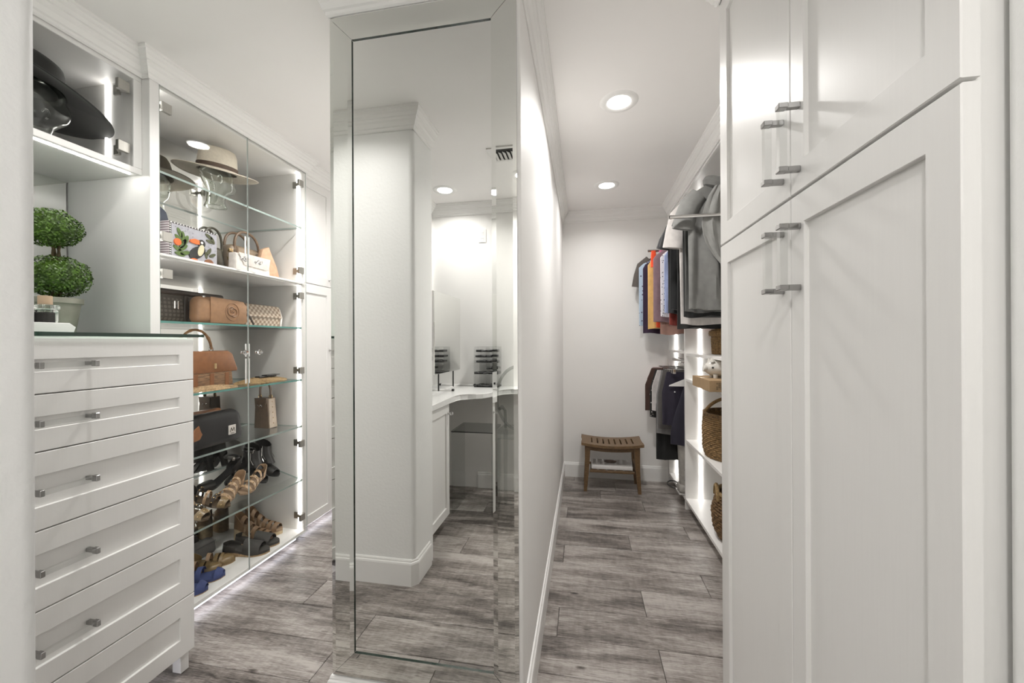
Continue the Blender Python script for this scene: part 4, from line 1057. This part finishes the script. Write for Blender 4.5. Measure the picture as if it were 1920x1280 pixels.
for k in range(26):
    y, z = random.uniform(1.555, 1.775), random.uniform(1.69, 1.845); bmesh.ops.create_icosphere(bm, subdivisions=1, radius=.0026, matrix=Matrix.Translation((FXF + .003, y, z)))
link('gem_studs', bm, crystal_m, tc_)
# navy tote
nv = thing('navy_tote', 'plain navy upright tote at hinge end of the handbag shelf', 'handbag', (-2.08, 1.53, SX)); navy_m = leather('navy_canvas', (.016, .024, .052))
bm = new(); prism(bm, [(1.42, SX + .001), (1.632, SX + .001), (1.636, 1.90), (1.625, 1.935), (1.585, 1.965), (1.50, 1.975), (1.42, 1.97)], -2.13, -2.045, 'x', bev=.008); link('body', bm, navy_m, nv, True)
bm = new(); box(bm, -2.0452, -2.0435, 1.44, 1.634, 1.75, 1.754); link('piping', bm, lidgrey_m, nv)
# olive tote
ol = thing('olive_tote', 'dark olive leather tote with two loop handles behind the toucan clutch', 'handbag', (-2.06, 1.92, SX)); olive_m = leather('olive_leather', (.055, .047, .028))
bm = new(); rbox(bm, (-2.06, 1.862, SX + .001), .10, .145, .145, .025, top=(.55, .9)); link('body', bm, olive_m, ol, True)
for x, y in ((-2.075, 1.858), (-2.045, 1.872)):
    bm = new(); strap_loop(bm, (x, y - .055, 1.80), (x, y + .055, 1.80), .125, .0065, pw=.55); link('handle', bm, olive_m, ol, True)
# beige satchel
bs = thing('beige_satchel', 'beige leather satchel with two arched handles on the handbag shelf', 'handbag', (-2.05, 2.05, SX)); beige_m = leather('beige_leather', (.30, .225, .155)); beiged_m = leather('brown_handle', (.17, .105, .06))
bm = new(); rbox(bm, (-2.055, 2.075, SX + .001), .13, .27, .185, .030, top=(.55, .86), bulge=.1); link('body', bm, beige_m, bs, True)
for x in (-2.09, -2.02):
    bm = new(); strap_loop(bm, (x, 1.985, 1.83), (x, 2.16, 1.82), .125, .0075, pw=.6); link('handle', bm, beiged_m, bs, True)
bm = new(); box(bm, -2.0, -1.992, 1.975, 1.99, 1.70, 1.845, .003, M=None); box(bm, -2.0, -1.992, 2.145, 2.16, 1.70, 1.845, .003); link('strap_trim', bm, beiged_m, bs)
for k, (y, z) in enumerate(((1.925, 1.80), (1.930, 1.775), (1.920, 1.752), (1.932, 1.735))):
    bm = new(); rbox(bm, (-1.985, y, z), .018, .026, .022, .006); link('charm', bm, black_m if k % 2 else gold_m, bs, True)
# white flap clutch
wc = thing('white_flap_clutch', 'small white leather clutch with slanted flap in front of the beige satchel', 'handbag', (-1.90, 1.97, SX)); cw_m = leather('white_leather', (.66, .62, .585))
bm = new(); rbox(bm, (-1.895, 1.965, SX + .001), .05, .245, .102, .010, top=(.85, 1)); link('body', bm, cw_m, wc, True)
bm = new(); prism(bm, [(1.862, 1.782), (2.085, 1.782), (2.075, 1.725), (2.05, 1.712), (1.90, 1.718)], -1.8705, -1.866, 'x', bev=.0015); link('flap', bm, cw_m, wc, True)
# peach clutch leaning
pc = thing('peach_clutch', 'peach suede pouch with slanted edge leaning at the light strip end of handbag shelf', 'handbag', (-1.97, 2.18, SX)); peach_m = leather('peach_suede', (.56, .36, .235), .8)
bm = new(); prism(bm, [(2.10, SX + .001), (2.272, SX + .001), (2.235, 1.77), (2.175, 1.885), (2.125, 1.86), (2.10, 1.78)], -1.985, -1.955, 'x', bev=.006); link('body', bm, peach_m, pc, True)
bm = new()
for k in range(4):
    t = k / 3; y, z = 2.243 + .02 * (1 - t), 1.75 + .06 * t - .03
    bmesh.ops.create_icosphere(bm, subdivisions=1, radius=.006, matrix=Matrix.Translation((-1.965, 2.252 - .055 * t, 1.735 + .10 * t)))
link('edge_studs', bm, black_m, pc)
# ---- second shelf
SZ = 1.3805
mono_m = pattern('dotted_canvas', 'dots', (.045, .036, .027), (.105, .09, .072), 50, .55); dkbrown_m = leather('dark_brown_leather', (.032, .02, .013))
du = thing('dotted_duffel', 'dark brown patterned canvas duffel with black zip flap on glass shelf', 'handbag', (-2.07, 1.70, SZ))
bm = new(); rbox(bm, (-2.075, 1.70, SZ), .17, .46, .165, .045, 4, top=(.75, .9)); link('body', bm, mono_m, du, True)
bm = new(); rbox(bm, (-2.075, 1.70, SZ + .138), .135, .42, .032, .014); link('zip_flap', bm, dkbrown_m, du, True)
bm = new(); box(bm, -1.9985, -1.992, 1.668, 1.672 + .016, SZ + .012, SZ + .14, .002); box(bm, -1.9985, -1.990, 1.69, 1.80, SZ + .085, SZ + .118, .004); link('strap', bm, dkbrown_m, du)
for y in (1.615, 1.632):
    bm = new(); box(bm, -1.992, -1.985, y - .004, y + .004, SZ + .07, SZ + .11, .002); link('zip_pull', bm, chrome_m, du)
bm = new(); box(bm, -1.9895, -1.986, 1.728, 1.736, SZ + .082, SZ + .112, .001); box(bm, -1.9895, -1.986, 1.715, 1.736, SZ + .105, SZ + .112, .001); link('hook_clasp', bm, chrome_m, du)
tn = thing('tan_camera_bag', 'tan leather camera bag with embossed round emblem on the glass shelf', 'handbag', (-1.94, 1.81, SZ)); tan_m = leather('tan_leather', (.30, .165, .085)); tand_m = leather('tan_piping', (.225, .12, .062))
bm = new(); rbox(bm, (-1.945, 1.808, SZ), .085, .285, .142, .034, 5, top=(.95, .96)); link('body', bm, tan_m, tn, True)
bm = new(); prism(bm, [(1.725, SZ + .006), (1.93, SZ + .006), (1.947, SZ + .02), (1.947, SZ + .105), (1.925, SZ + .132), (1.725, SZ + .142)], -1.9035, -1.899, 'x', bev=.003); link('front_pocket', bm, tan_m, tn, True)
bm = new(); tube(bm, [(-1.8985, 1.852 + .042 * math.cos(t), SZ + .070 + .047 * math.sin(t)) for t in [2 * math.pi * k / 36 for k in range(36)]], .0022, 6, True)
def gee(bm, cy, cz, r, flip):
    pts = [(-1.8985, cy + flip * r * math.cos(R(a)), cz + flip * r * 1.08 * math.sin(R(a))) for a in range(48, 331, 14)]
    tube(bm, pts, .0042, 6); e = pts[-1]; tube(bm, [e, (e[0], e[1], cz), (e[0], e[1] - flip * r * .55, cz)], .0040, 6)
gee(bm, 1.844, SZ + .073, .021, 1); gee(bm, 1.860, SZ + .067, .021, -1)
link('embossed_emblem', bm, tand_m, tn, True, label='round emblem of two interlocking ring letters')
bm = new(); tube(bm, [(-1.93, 1.70, SZ + .10), (-1.915, 1.69, SZ + .085), (-1.91, 1.695, SZ + .07)], .006, 6); link('zip_pull', bm, black_m, tn, True)
bm = new(); box(bm, -1.935, -1.918, 1.700, 1.715, SZ + .125, SZ + .145, .003); link('buckle', bm, chrome_m, tn)
bm = new(); tube(bm, [(-1.92, 1.952, SZ + .075), (-1.90, 1.968, SZ + .05), (-1.89, 1.985, SZ + .006)], .006, 6); link('tassel', bm, dkbrown_m, tn, True)
ck = thing('checkered_pouch', 'beige and brown checkered folding pouch on the glass shelf', 'handbag', (-1.99, 2.12, SZ)); chk_m = pattern('check_canvas', 'check', (.46, .385, .30), (.22, .155, .105), 62, .5)
bm = new(); prism(bm, [(-1.945, SZ), (-1.935, SZ + .06), (-1.955, SZ + .125), (-1.99, SZ + .132), (-2.03, SZ + .10), (-2.04, SZ)], 1.985, 2.245, 'y', bev=.006); link('body', bm, chk_m, ck, True)
bm = new(); prism(bm, [(-1.934, SZ + .052), (-1.928, SZ + .060), (-1.948, SZ + .130), (-1.99, SZ + .138), (-1.99, SZ + .133), (-1.953, SZ + .126)], 1.987, 2.243, 'y'); link('flap', bm, chk_m, ck, True)
bm = new(); prism(bm, [(-1.942, SZ + .002), (-1.934, SZ + .06), (-1.954, SZ + .12), (-1.99, SZ + .128), (-2.03, SZ + .09), (-2.035, SZ + .002)], 2.2455, 2.262, 'y', bev=.004); link('side_gusset', bm, cw_m, ck, True)
# ---- third shelf
SZ = 1.0415
bb = thing('bamboo_handle_bag', 'brown leather flap bag with bamboo handle and woven wicker base', 'handbag', (-1.99, 1.73, SZ)); cog_m = leather('cognac_leather', (.235, .095, .035), .35)
bm = new(); prism(bm, [(1.54, SZ + .004), (1.915, SZ + .004), (1.905, 1.15), (1.55, 1.15)], -2.05, -1.955, 'x', bev=.012)
link('wicker_base', bm, mat('woven_wicker', (.26, .15, .08), .7, var=.5, scale=22, stretch=(1, 1.2, 9), bump=.9, bscale=150), bb, True)
bm = new(); prism(bm, [(1.525, 1.118), (1.935, 1.122), (1.938, 1.135), (1.905, 1.222), (1.88, 1.238), (1.58, 1.238), (1.555, 1.222)], -2.055, -1.950, 'x', bev=.010); link('flap', bm, cog_m, bb, True)
bm = new(); pts = [(-2.0, 1.73 + .088 * math.cos(R(a)), 1.245 + .105 * math.sin(R(a))) for a in range(0, 181, 9)]; tube(bm, pts, [.0065 + .0022 * (k % 4 == 0) for k in range(21)], 8); link('bamboo_handle', bm, mat('bamboo', (.28, .15, .06), .4, var=.4, scale=50), bb, True)
for y in (1.642, 1.818):
    bm = new(); tube(bm, [(-2.0, y + .012 * math.cos(t), 1.246 + .014 * math.sin(t)) for t in [2 * math.pi * k / 16 for k in range(16)]], .003, 6, True); link('handle_ring', bm, chrome_m, bb, True)
bm = new(); tube(bm, [(-1.9495, 1.795, 1.142), (-1.9495, 1.795, 1.172)], .0065, 8); link('toggle', bm, gold_m, bb, True)
for y in (1.60, 1.69, 1.78, 1.87):
    bm = new(); box(bm, -1.9555, -1.9525, y - .012, y + .012, SZ + .006, 1.118, .001); link('base_strap', bm, cog_m, bb)
def flat_disc(name, label, cat, c, r, oval, m, h=.03):
    t = thing(name, label, cat, c); bm = new(); n = 48; rows = []
    for q, z in ((0, h * .75), (r * .35, h), (r * .65, h * .75), (r * .9, h * .40), (r, h * .22), (r, .0), (r * .5, .0), (0, 0)):
        rows.append([vx(bm, c[0] + q * oval * math.cos(a), c[1] + q * math.sin(a), c[2] + z + .003 * math.sin(5 * a) * (q / r) * (z > 0)) for a in [2 * math.pi * k / n for k in range(n)]])
    for a, b in zip(rows, rows[1:]):
        for k in range(n): fc(bm, [a[k], a[(k + 1) % n], b[(k + 1) % n], b[k]])
    bmesh.ops.remove_doubles(bm, verts=bm.verts[:], dist=1e-5); link('woven_disc', bm, m, t, True, ang=70)
    bm = new()
    for s in range(1, 8):
        q = r * s / 8; zz = h * (1 if s < 4 else 1 - .75 * (s - 3) / 5)
        tube(bm, [(c[0] + q * oval * math.cos(a), c[1] + q * math.sin(a), c[2] + zz) for a in [2 * math.pi * k / 40 for k in range(40)]], .0028, 5, True)
    link('woven_rings', bm, m, t, True); return t
fan = flat_disc('raffia_pouch', 'oval raffia clutch lying flat on glass, with black folded case on top', 'handbag', (-1.93, 2.085, SZ), .185, .42, raffia_m, .028)
fc_ = thing('black_glasses_case', 'slim black folded case on the oval raffia clutch', 'case', (-1.91, 2.11, SZ + .03))
bm = new(); box(bm, -1.935, -1.895, 2.035, 2.165, SZ + .0295, SZ + .038, .003, M=Matrix.Translation((0, 0, .0))); link('lower_leaf', bm, black_m, fc_)
bm = new(); box(bm, -1.925, -1.885, 2.075, 2.18, SZ + .0385, SZ + .044, .002); link('upper_leaf', bm, black_m, fc_)
mt = flat_disc('straw_mat', 'pale woven straw placemat shape in front of the bamboo handle bag', 'mat', (-1.885, 1.70, SZ), .16, .38, straw_m, .018)
# ---- fourth shelf
SZ = .7385
tp2 = thing('taupe_phone_bag', 'small taupe leather bag with studded side and loop handle', 'handbag', (-1.99, 2.22, SZ)); taupe_m = leather('taupe_leather', (.19, .135, .095)); taupel_m = leather('pale_taupe_side', (.42, .34, .265))
bm = new(); prism(bm, [(-2.065, SZ), (-1.955, SZ), (-1.968, SZ + .19), (-2.055, SZ + .19)], 2.165, 2.235, 'y', bev=.006); link('body', bm, taupe_m, tp2, True)
bm = new(); prism(bm, [(2.168, SZ + .002), (2.233, SZ + .002), (2.226, SZ + .185), (2.174, SZ + .185)], -1.9635, -1.951, 'x', bev=.004)
for v in bm.verts: v.co.x -= .013 * (v.co.z - SZ) / .19
link('side_gusset', bm, taupel_m, tp2, True)
bm = new(); prism(bm, [(-2.056, SZ + .192), (-1.967, SZ + .192), (-1.972, SZ + .155), (-1.99, SZ + .128), (-2.02, SZ + .118), (-2.05, SZ + .125)], 2.1605, 2.1652, 'y', bev=.001); link('flap', bm, taupe_m, tp2, True)
bm = new(); strap_loop(bm, (-2.050, 2.20, SZ + .185), (-1.972, 2.20, SZ + .185), .10, .008, pw=.4, flat=.7); link('handle', bm, taupe_m, tp2, True)
bm = new()
for k in range(5): bmesh.ops.create_icosphere(bm, subdivisions=1, radius=.0032, matrix=Matrix.Translation((-1.9505 - .013 * (.03 + .034 * k) / .19, 2.20, SZ + .03 + .034 * k)))
link('side_studs', bm, gold_m, tp2)
bm = new(); tube(bm, [(-2.035, 2.159, SZ + .15), (-2.026, 2.159, SZ + .147), (-2.018, 2.159, SZ + .138), (-2.01, 2.159, SZ + .148), (-2.0, 2.159, SZ + .146), (-2.002, 2.159, SZ + .138)], .0025, 6); link('monogram', bm, chrome_m, tp2, True, label='small silver monogram')
for x in (-2.050, -1.972):
    bm = new(); tube(bm, [(x + .010 * math.cos(t), 2.20, SZ + .198 + .013 * math.sin(t)) for t in [2 * math.pi * k / 14 for k in range(14)]], .003, 6, True); link('ring', bm, gold_m, tp2, True)
bp_ = thing('black_toiletry_pouch', 'black nylon pouch with white square patch and tan zip tab', 'handbag', (-1.93, 1.77, SZ)); nyl_m = leather('black_nylon', (.012, .011, .012), .5)
bm = new(); rbox(bm, (-1.935, 1.765, SZ), .10, .325, .178, .045, 5, top=(.8, .86), bulge=.12); link('body', bm, nyl_m, bp_, True)
bm = new(); box(bm, -1.8795, -1.874, 1.803, 1.848, SZ + .048, SZ + .098, .002); link('patch', bm, cw_m, bp_, label='white square patch')
bm = new()
for a, b in (((1.812, .062), (1.818, .085)), ((1.818, .085), (1.826, .066)), ((1.826, .066), (1.834, .085)), ((1.834, .085), (1.840, .062)), ((1.815, .056), (1.838, .056))): tube(bm, [(-1.8735, a[0], SZ + a[1]), (-1.8735, b[0], SZ + b[1])], .0016, 5)
link('patch_mark', bm, olive_m, bp_, True)
bm = new(); prism(bm, [(1.615, SZ + .055), (1.645, SZ + .06), (1.66, SZ + .085), (1.648, SZ + .10), (1.642, SZ + .13), (1.62, SZ + .115), (1.61, SZ + .09)], -1.886, -1.878, 'x', bev=.002); link('zip_tab', bm, cog_m, bp_, label='tan leather zip tab')
bw = thing('brown_flat_clutch', 'flat brown leather clutch standing behind the black nylon pouch', 'handbag', (-2.1, 1.80, SZ))
bm = new(); rbox(bm, (-2.10, 1.80, SZ), .05, .34, .165, .018, 4, top=(.7, .96)); link('body', bm, cog_m, bw, True)
bm = new(); box(bm, -2.077, -2.072, 1.65, 1.95, SZ + .11, SZ + .114, .001); link('flap_edge', bm, dkbrown_m, bw)

# ================================================================== SHOES
def outline(t, W):
    """half widths (inner, outer) of a sole at t = 0 heel .. 1 toe"""
    k = [(0, .0), (.03, .24), (.08, .34), (.18, .37), (.35, .33), (.5, .38), (.68, .50), (.82, .46), (.92, .33), (.97, .20), (1, .0)]
    for (a, p), (b, q) in zip(k, k[1:]):
        if a <= t <= b: return (p + (q - p) * (t - a) / (b - a)) * W
    return 0
def shoe(name, label, loc, yaw, tilt=0., L=.235, W=.082, lift=.0, th=.010, sole=None, foot=None, straps=(), toe=None, back=None, heel=None, ankle=None, studs=None, plat=0., group=None, mirror_y=1, shaft=None, cat='shoe'):
    t = thing(name, label, cat, loc, group)
    T = Matrix.Translation(loc) @ ry(tilt) @ rz(yaw) @ Matrix.Diagonal((1, mirror_y, 1, 1))
    def hz(s):
        if s >= .66: return plat
        u = s / .66; u = max(0., (u - .12) / .88); return plat + lift * (1 - (u * u * (3 - 2 * u)))
    N = 22; ss = [0, .03, .06, .10, .15] + [.15 + .85 * k / (N - 6) for k in range(1, N - 5)]
    bm = new(); rows = []
    for s in ss:
        w_ = max(.002, outline(s, W)); x = (s - .5) * L; z = hz(s)
        rows.append([vx(bm, x, -w_, z), vx(bm, x, w_, z), vx(bm, x, w_, z + th), vx(bm, x, -w_, z + th)])
    for a, b in zip(rows, rows[1:]):
        for k in range(4): fc(bm, [a[k], a[(k + 1) % 4], b[(k + 1) % 4], b[k]])
    fc(bm, rows[0]); fc(bm, rows[-1][::-1])
    def done(nm, bm, m, lab=None, sm=True):
        bmesh.ops.transform(bm, matrix=T, verts=bm.verts[:]); return link(nm, bm, m, t, sm, label=lab, ang=50)
    done('sole', bm, sole)
    if plat > 0 or heel == 'wedge':
        bm = new(); rows = []
        for s in ss:
            w_ = max(.002, outline(s, W) * 1.03); x = (s - .5) * L; z = hz(s) - .0004
            rows.append([vx(bm, x, -w_, 0), vx(bm, x, w_, 0), vx(bm, x, w_, max(z, .004)), vx(bm, x, -w_, max(z, .004))])
        for a, b in zip(rows, rows[1:]):
            for k in range(4): fc(bm, [a[k], a[(k + 1) % 4], b[(k + 1) % 4], b[k]])
        fc(bm, rows[0]); fc(bm, rows[-1][::-1]); done('wedge_heel', bm, studs or straw_m)
    if heel in ('thin', 'block'):
        bm = new(); r0, r1 = (.019, .0065) if heel == 'thin' else (.026, .020); x = -.5 * L + .030
        tube(bm, [(x - .004, 0, 0), (x - .004, 0, lift * .5), (x, 0, lift * .97)], [r1, (r0 + r1) * .45, r0], 10); done('heel', bm, foot if heel == 'thin' else (sole))
    def shell(s0, s1, h0, h1, m, nm, n=10, closed=True, hgt=None, lab=None, thick=.002):
        bm = new(); rows = []; kk = 14
        for i in range(n + 1):
            s = s0 + (s1 - s0) * i / n; w_ = max(.003, outline(min(s, .985), W) * 1.02); x = (s - .5) * L; z = hz(s) + th * .6
            h = (h0 + (h1 - h0) * i / n) if hgt is None else hgt(i / n)
            row = []
            for q in range(kk + 1):
                a = math.pi * q / kk; row.append(vx(bm, x + 0, -w_ * math.cos(a), z + h * math.sin(a) ** .8))
            rows.append(row)
        for a, b in zip(rows, rows[1:]):
            for q in range(kk): fc(bm, [a[q], a[q + 1], b[q + 1], b[q]])
        fs = bm.faces[:]
        bmesh.ops.recalc_face_normals(bm, faces=fs); bmesh.ops.solidify(bm, geom=fs, thickness=-thick); return done(nm, bm, m, lab)
    for (s0, s1, h0, h1, m) in straps: shell(s0, s1, h0, h1, m, 'strap', 4)
    if toe: shell(toe[0], .985, toe[1], .010, toe[2], 'toe_cap', 8, hgt=lambda f: .010 + (toe[1] - .010) * math.sqrt(max(0, 1 - f ** 2.2)))
    if back:
        bm = new(); rows = []; s1, h, m = back
        side = [s for s in ss if s <= s1]; path = [(s, -1) for s in side[::-1]] + [(s, 1) for s in side[1:]]
        for s, sg in path:
            w_ = outline(s, W) * 1.02; x = (s - .5) * L - (.004 if s == 0 else 0); z = hz(s); hh = h * (1 - (s / s1) ** 1.5) + .012
            rows.append((vx(bm, x, sg * w_, z + th * .5), vx(bm, x + .004, sg * w_ * .93, z + th + hh)))
        for a, b in zip(rows, rows[1:]): fc(bm, [a[0], b[0], b[1], a[1]])
        bmesh.ops.recalc_face_normals(bm, faces=bm.faces[:]); bmesh.ops.solidify(bm, geom=bm.faces[:], thickness=.002); done('heel_counter', bm, m)
    if shaft:
        s_, h, m = shaft; bm = new(); x = (s_ - .5) * L; rows = []
        for f in [0, .15, .35, .6, .85, 1]:
            z = hz(s_) + th + h * f; cx = x + .035 * (1 - f) ** 2; a, b = .048 + .03 * (1 - f) ** 2, .034 + .004 * f
            rows.append([vx(bm, cx + a * math.cos(2 * math.pi * k / 22), b * math.sin(2 * math.pi * k / 22), z - .012 * math.cos(2 * math.pi * k / 22) * (f == 1)) for k in range(22)])
        for a, b in zip(rows, rows[1:]):
            for k in range(22): fc(bm, [a[k], a[(k + 1) % 22], b[(k + 1) % 22], b[k]])
        bmesh.ops.recalc_face_normals(bm, faces=bm.faces[:]); bmesh.ops.solidify(bm, geom=bm.faces[:], thickness=-.002); done('shaft', bm, m)
        bm = new(); tube(bm, [(x + .030, .037, hz(s_) + th + h * .92), (x + .045, .0375, hz(s_) + h * .5), (x + .075, .036, hz(s_) + th + .02)], .0022, 6); tube(bm, [(x + .030, -.037, hz(s_) + th + h * .92), (x + .045, -.0375, hz(s_) + h * .5), (x + .075, -.036, hz(s_) + th + .02)], .0022, 6); done('zip', bm, chrome_m)
    if ankle:
        s_, zz, r, m = ankle; bm = new(); x = (s_ - .5) * L
        pts = [(x + (r * 1.15) * math.cos(a), r * .85 * math.sin(a), hz(s_) + th + zz + .004 * math.cos(a)) for a in [2 * math.pi * k / 26 for k in range(26)]]
        tube(bm, pts, .0062, 6, True, flat=1.0); o = done('ankle_strap', bm, m)
        bm = new(); tube(bm, [(x - r * 1.12, 0, hz(s_) + th + zz), (-.5 * L + .006, 0, hz(0) + th + .03), (-.5 * L + .004, 0, hz(0) + th)], [.006, .008, .012], 6); done('back_strap', bm, m)
        bm = new(); box(bm, x + .004, x + .020, r * .80, r * .80 + .008, hz(s_) + th + zz - .009, hz(s_) + th + zz + .009, .002); done('buckle', bm, chrome_m, sm=False)
    if studs and heel != 'wedge':
        bm = new()
        for (s0, s1, h0, h1, m) in straps:
            for q in range(5):
                a = R(20 + 35 * q); s = (s0 + s1) / 2; w_ = outline(s, W) * 1.05; bmesh.ops.create_icosphere(bm, subdivisions=1, radius=.0045, matrix=Matrix.Translation(((s - .5) * L, -w_ * math.cos(a), hz(s) + th * .6 + (h0 + h1) / 2 * math.sin(a) ** .8 + .002)))
        done('studs', bm, studs)
    return t
blk = leather('black_shoe_leather', (.014, .013, .012), .35); blks = leather('black_suede', (.022, .020, .018), .75); goldl = leather('blush_leather', (.46, .31, .19), .4); brl = leather('tan_shoe_leather', (.21, .125, .065), .5)
bronze = leather('bronze_leather', (.20, .135, .06), .3); blue = leather('denim_blue', (.040, .058, .165), .8); insole_m = leather('tan_insole', (.33, .23, .15), .6); mulem = leather('grey_black_mule', (.045, .042, .038), .7)
def shelf5(x): return .3865 + (-1.82 - x) * .30
# the shoe shelf is pitched: replace the flat fifth shelf by a sloping one with a lip
for o in [o for o in dc.children if o.name.startswith('glass_shelf')]:
    zz = [ (o.matrix_world @ Vector(c)).z for c in o.bound_box]
    if max(o.data.vertices, key=lambda v: v.co.z).co.z < .5:
        for v in o.data.vertices: v.co.z += (-1.82 - v.co.x) * .30
        o.data.update(); o['label'] = 'sloping glass shoe shelf'
bm = new(); box(bm, -1.8215, -1.8165, 1.402, 2.288, .378, .430, .001); link('shelf_lip', bm, shelfglass_m, dc, label='clear lip along the sloping shoe shelf')
def on5(x, y): return (x, y, shelf5(x) + .003)
pump = dict(lift=.085, sole=black_m, foot=blk, toe=(.62, .034, blk), back=(.30, .045, blk), heel='thin', ankle=(.26, .085, .033, blk), L=.225, W=.074)
shoe('black_pump', 'black ankle-strap pump with pointed toe, nearest the drawer chest on the shoe shelf', on5(-2.07, 1.91), -100, 15, **pump)
shoe('black_pump', 'black ankle-strap pump whose buckle shows, beside the peep-toe booties', on5(-2.06, 2.045), -75, 15, **pump)
boot = dict(lift=.070, sole=black_m, foot=blk, straps=[(.52, .88, .046, .030, blk)], back=(.50, .05, blk), heel='block', shaft=(.22, .105, blk), L=.215, W=.078)
shoe('peep_toe_bootie', 'black peep-toe bootie, left one of the pair', on5(-2.02, 2.115), -8, 15, **boot)
shoe('peep_toe_bootie', 'black peep-toe bootie nearest the light strip', on5(-2.03, 2.215), -2, 15, **boot)
for (p, yw, lb) in ((on5(-1.945, 2.02), -74, 'blush strappy sandal with gold studs, under the glass door seam'), (on5(-1.955, 1.885), -68, 'blush strappy sandal with gold studs, in the middle of the shoe shelf')):
    shoe('studded_sandal', lb, p, yw, 15, lift=.028, sole=insole_m, foot=goldl, straps=[(.30, .36, .06, .06, goldl), (.46, .53, .056, .054, goldl), (.62, .70, .046, .044, goldl), (.80, .88, .034, .03, goldl)], back=(.25, .05, goldl), heel='block', studs=gold_m, L=.225, W=.078)
blackgold = leather('black_strap_leather', (.03, .022, .016), .4)
for (p, yw, lb) in ((on5(-1.965, 1.76), 20, 'dark strappy sandal with gold studs beside the blush sandals'), (on5(-1.95, 1.645), 5, 'dark strappy sandal with gold studs, partly hidden by the drawer chest')):
    shoe('studded_sandal', lb, p, yw, 15, lift=.012, sole=leather('brown_sole', (.09, .06, .035)), foot=blackgold, straps=[(.28, .33, .065, .065, blackgold), (.45, .51, .058, .056, goldl), (.62, .68, .048, .046, blackgold), (.78, .92, .036, .026, bronze)], back=(.22, .05, blackgold), heel=None, studs=gold_m, plat=.0, L=.225, W=.078)
FZ = .0565
wedge = dict(lift=.062, plat=.020, sole=insole_m, foot=brl, straps=[(.22, .30, .075, .07, brl), (.38, .46, .066, .062, brl), (.52, .61, .056, .052, brl), (.66, .75, .048, .044, brl), (.80, .91, .040, .034, brl)], back=(.34, .07, brl), heel='wedge', L=.24, W=.088)
wf_ = mat('jute_wedge', (.56, .44, .28), .7, var=.15, scale=80, bump=.4, bscale=300)
shoe('wedge_sandal', 'tan strappy wedge sandal nearest the vertical light strip', (-2.03, 2.205, FZ), 9, studs=wf_, **wedge)
shoe('wedge_sandal', 'tan strappy wedge sandal behind the black mules', (-2.01, 2.105, FZ), 6, studs=wf_, **wedge)
mule = dict(lift=.022, plat=.008, sole=mulem, foot=mulem, straps=[(.48, .84, .062, .040, mulem)], back=(.34, .014, mulem), heel=None, L=.25, W=.10, th=.014)
shoe('black_mule', 'charcoal open-back mule lying across the cabinet floor in front', (-1.935, 1.975, FZ), 18, **mule)
shoe('black_mule', 'charcoal mule tucked behind its mate beside the wedge sandals', (-1.95, 2.070, FZ), 16, **mule)
bz = dict(lift=.010, plat=.004, sole=bronze, foot=bronze, straps=[(.42, .50, .050, .048, goldl), (.58, .66, .044, .042, bronze), (.70, .76, .04, .036, bronze)], toe=(.74, .030, bronze), back=(.30, .035, bronze), L=.225, W=.084)
shoe('bronze_flat', 'bronze flat sandal nearest the black mule', (-2.03, 1.84, FZ), 30, **bz)
shoe('bronze_flat', 'bronze flat sandal nearer the blue slides', (-2.03, 1.755, FZ), 33, **bz)
sl_ = dict(lift=.006, plat=.004, sole=blue, foot=blue, straps=[(.50, .60, .050, .048, blue), (.84, .97, .034, .018, blue)], back=(.50, .012, blue), L=.24, W=.098, th=.014)
shoe('blue_slide', 'blue fabric slide farther from the drawer chest', (-1.965, 1.705, FZ), 30, **sl_)
shoe('blue_slide', 'blue fabric slide half hidden by the drawer chest', (-1.945, 1.595, FZ), 26, **sl_)
db = thing('dust_bag', 'white drawstring dust bag standing behind the blue slides', 'bag', (-2.02, 1.63, FZ))
bm = new(); rbox(bm, (-2.075, 1.60, FZ), .07, .15, .16, .025, 4, top=(.5, .35), bulge=.15); link('body', bm, cloth('white_felt', (.60, .56, .52)), db, True)
bm = new(); tube(bm, [(-2.06, 1.565, FZ + .150), (-2.045, 1.60, FZ + .152), (-2.06, 1.635, FZ + .150)], .003, 6); link('drawstring', bm, lidgrey_m, db, True)
gb = thing('grey_shoe_pouch', 'low dark grey felt pouch at back of the cabinet floor', 'pouch', (-2.15, 1.80, FZ))
bm = new(); rbox(bm, (-2.165, 1.86, FZ), .075, .22, .085, .02, 4, top=(.8, .95)); link('body', bm, cloth('grey_felt', (.11, .105, .10)), gb, True)
bm = new(); tube(bm, [(-2.129, 1.76, FZ + .07), (-2.129, 1.96, FZ + .07)], .002, 5); link('zip_line', bm, black_m, gb, True)
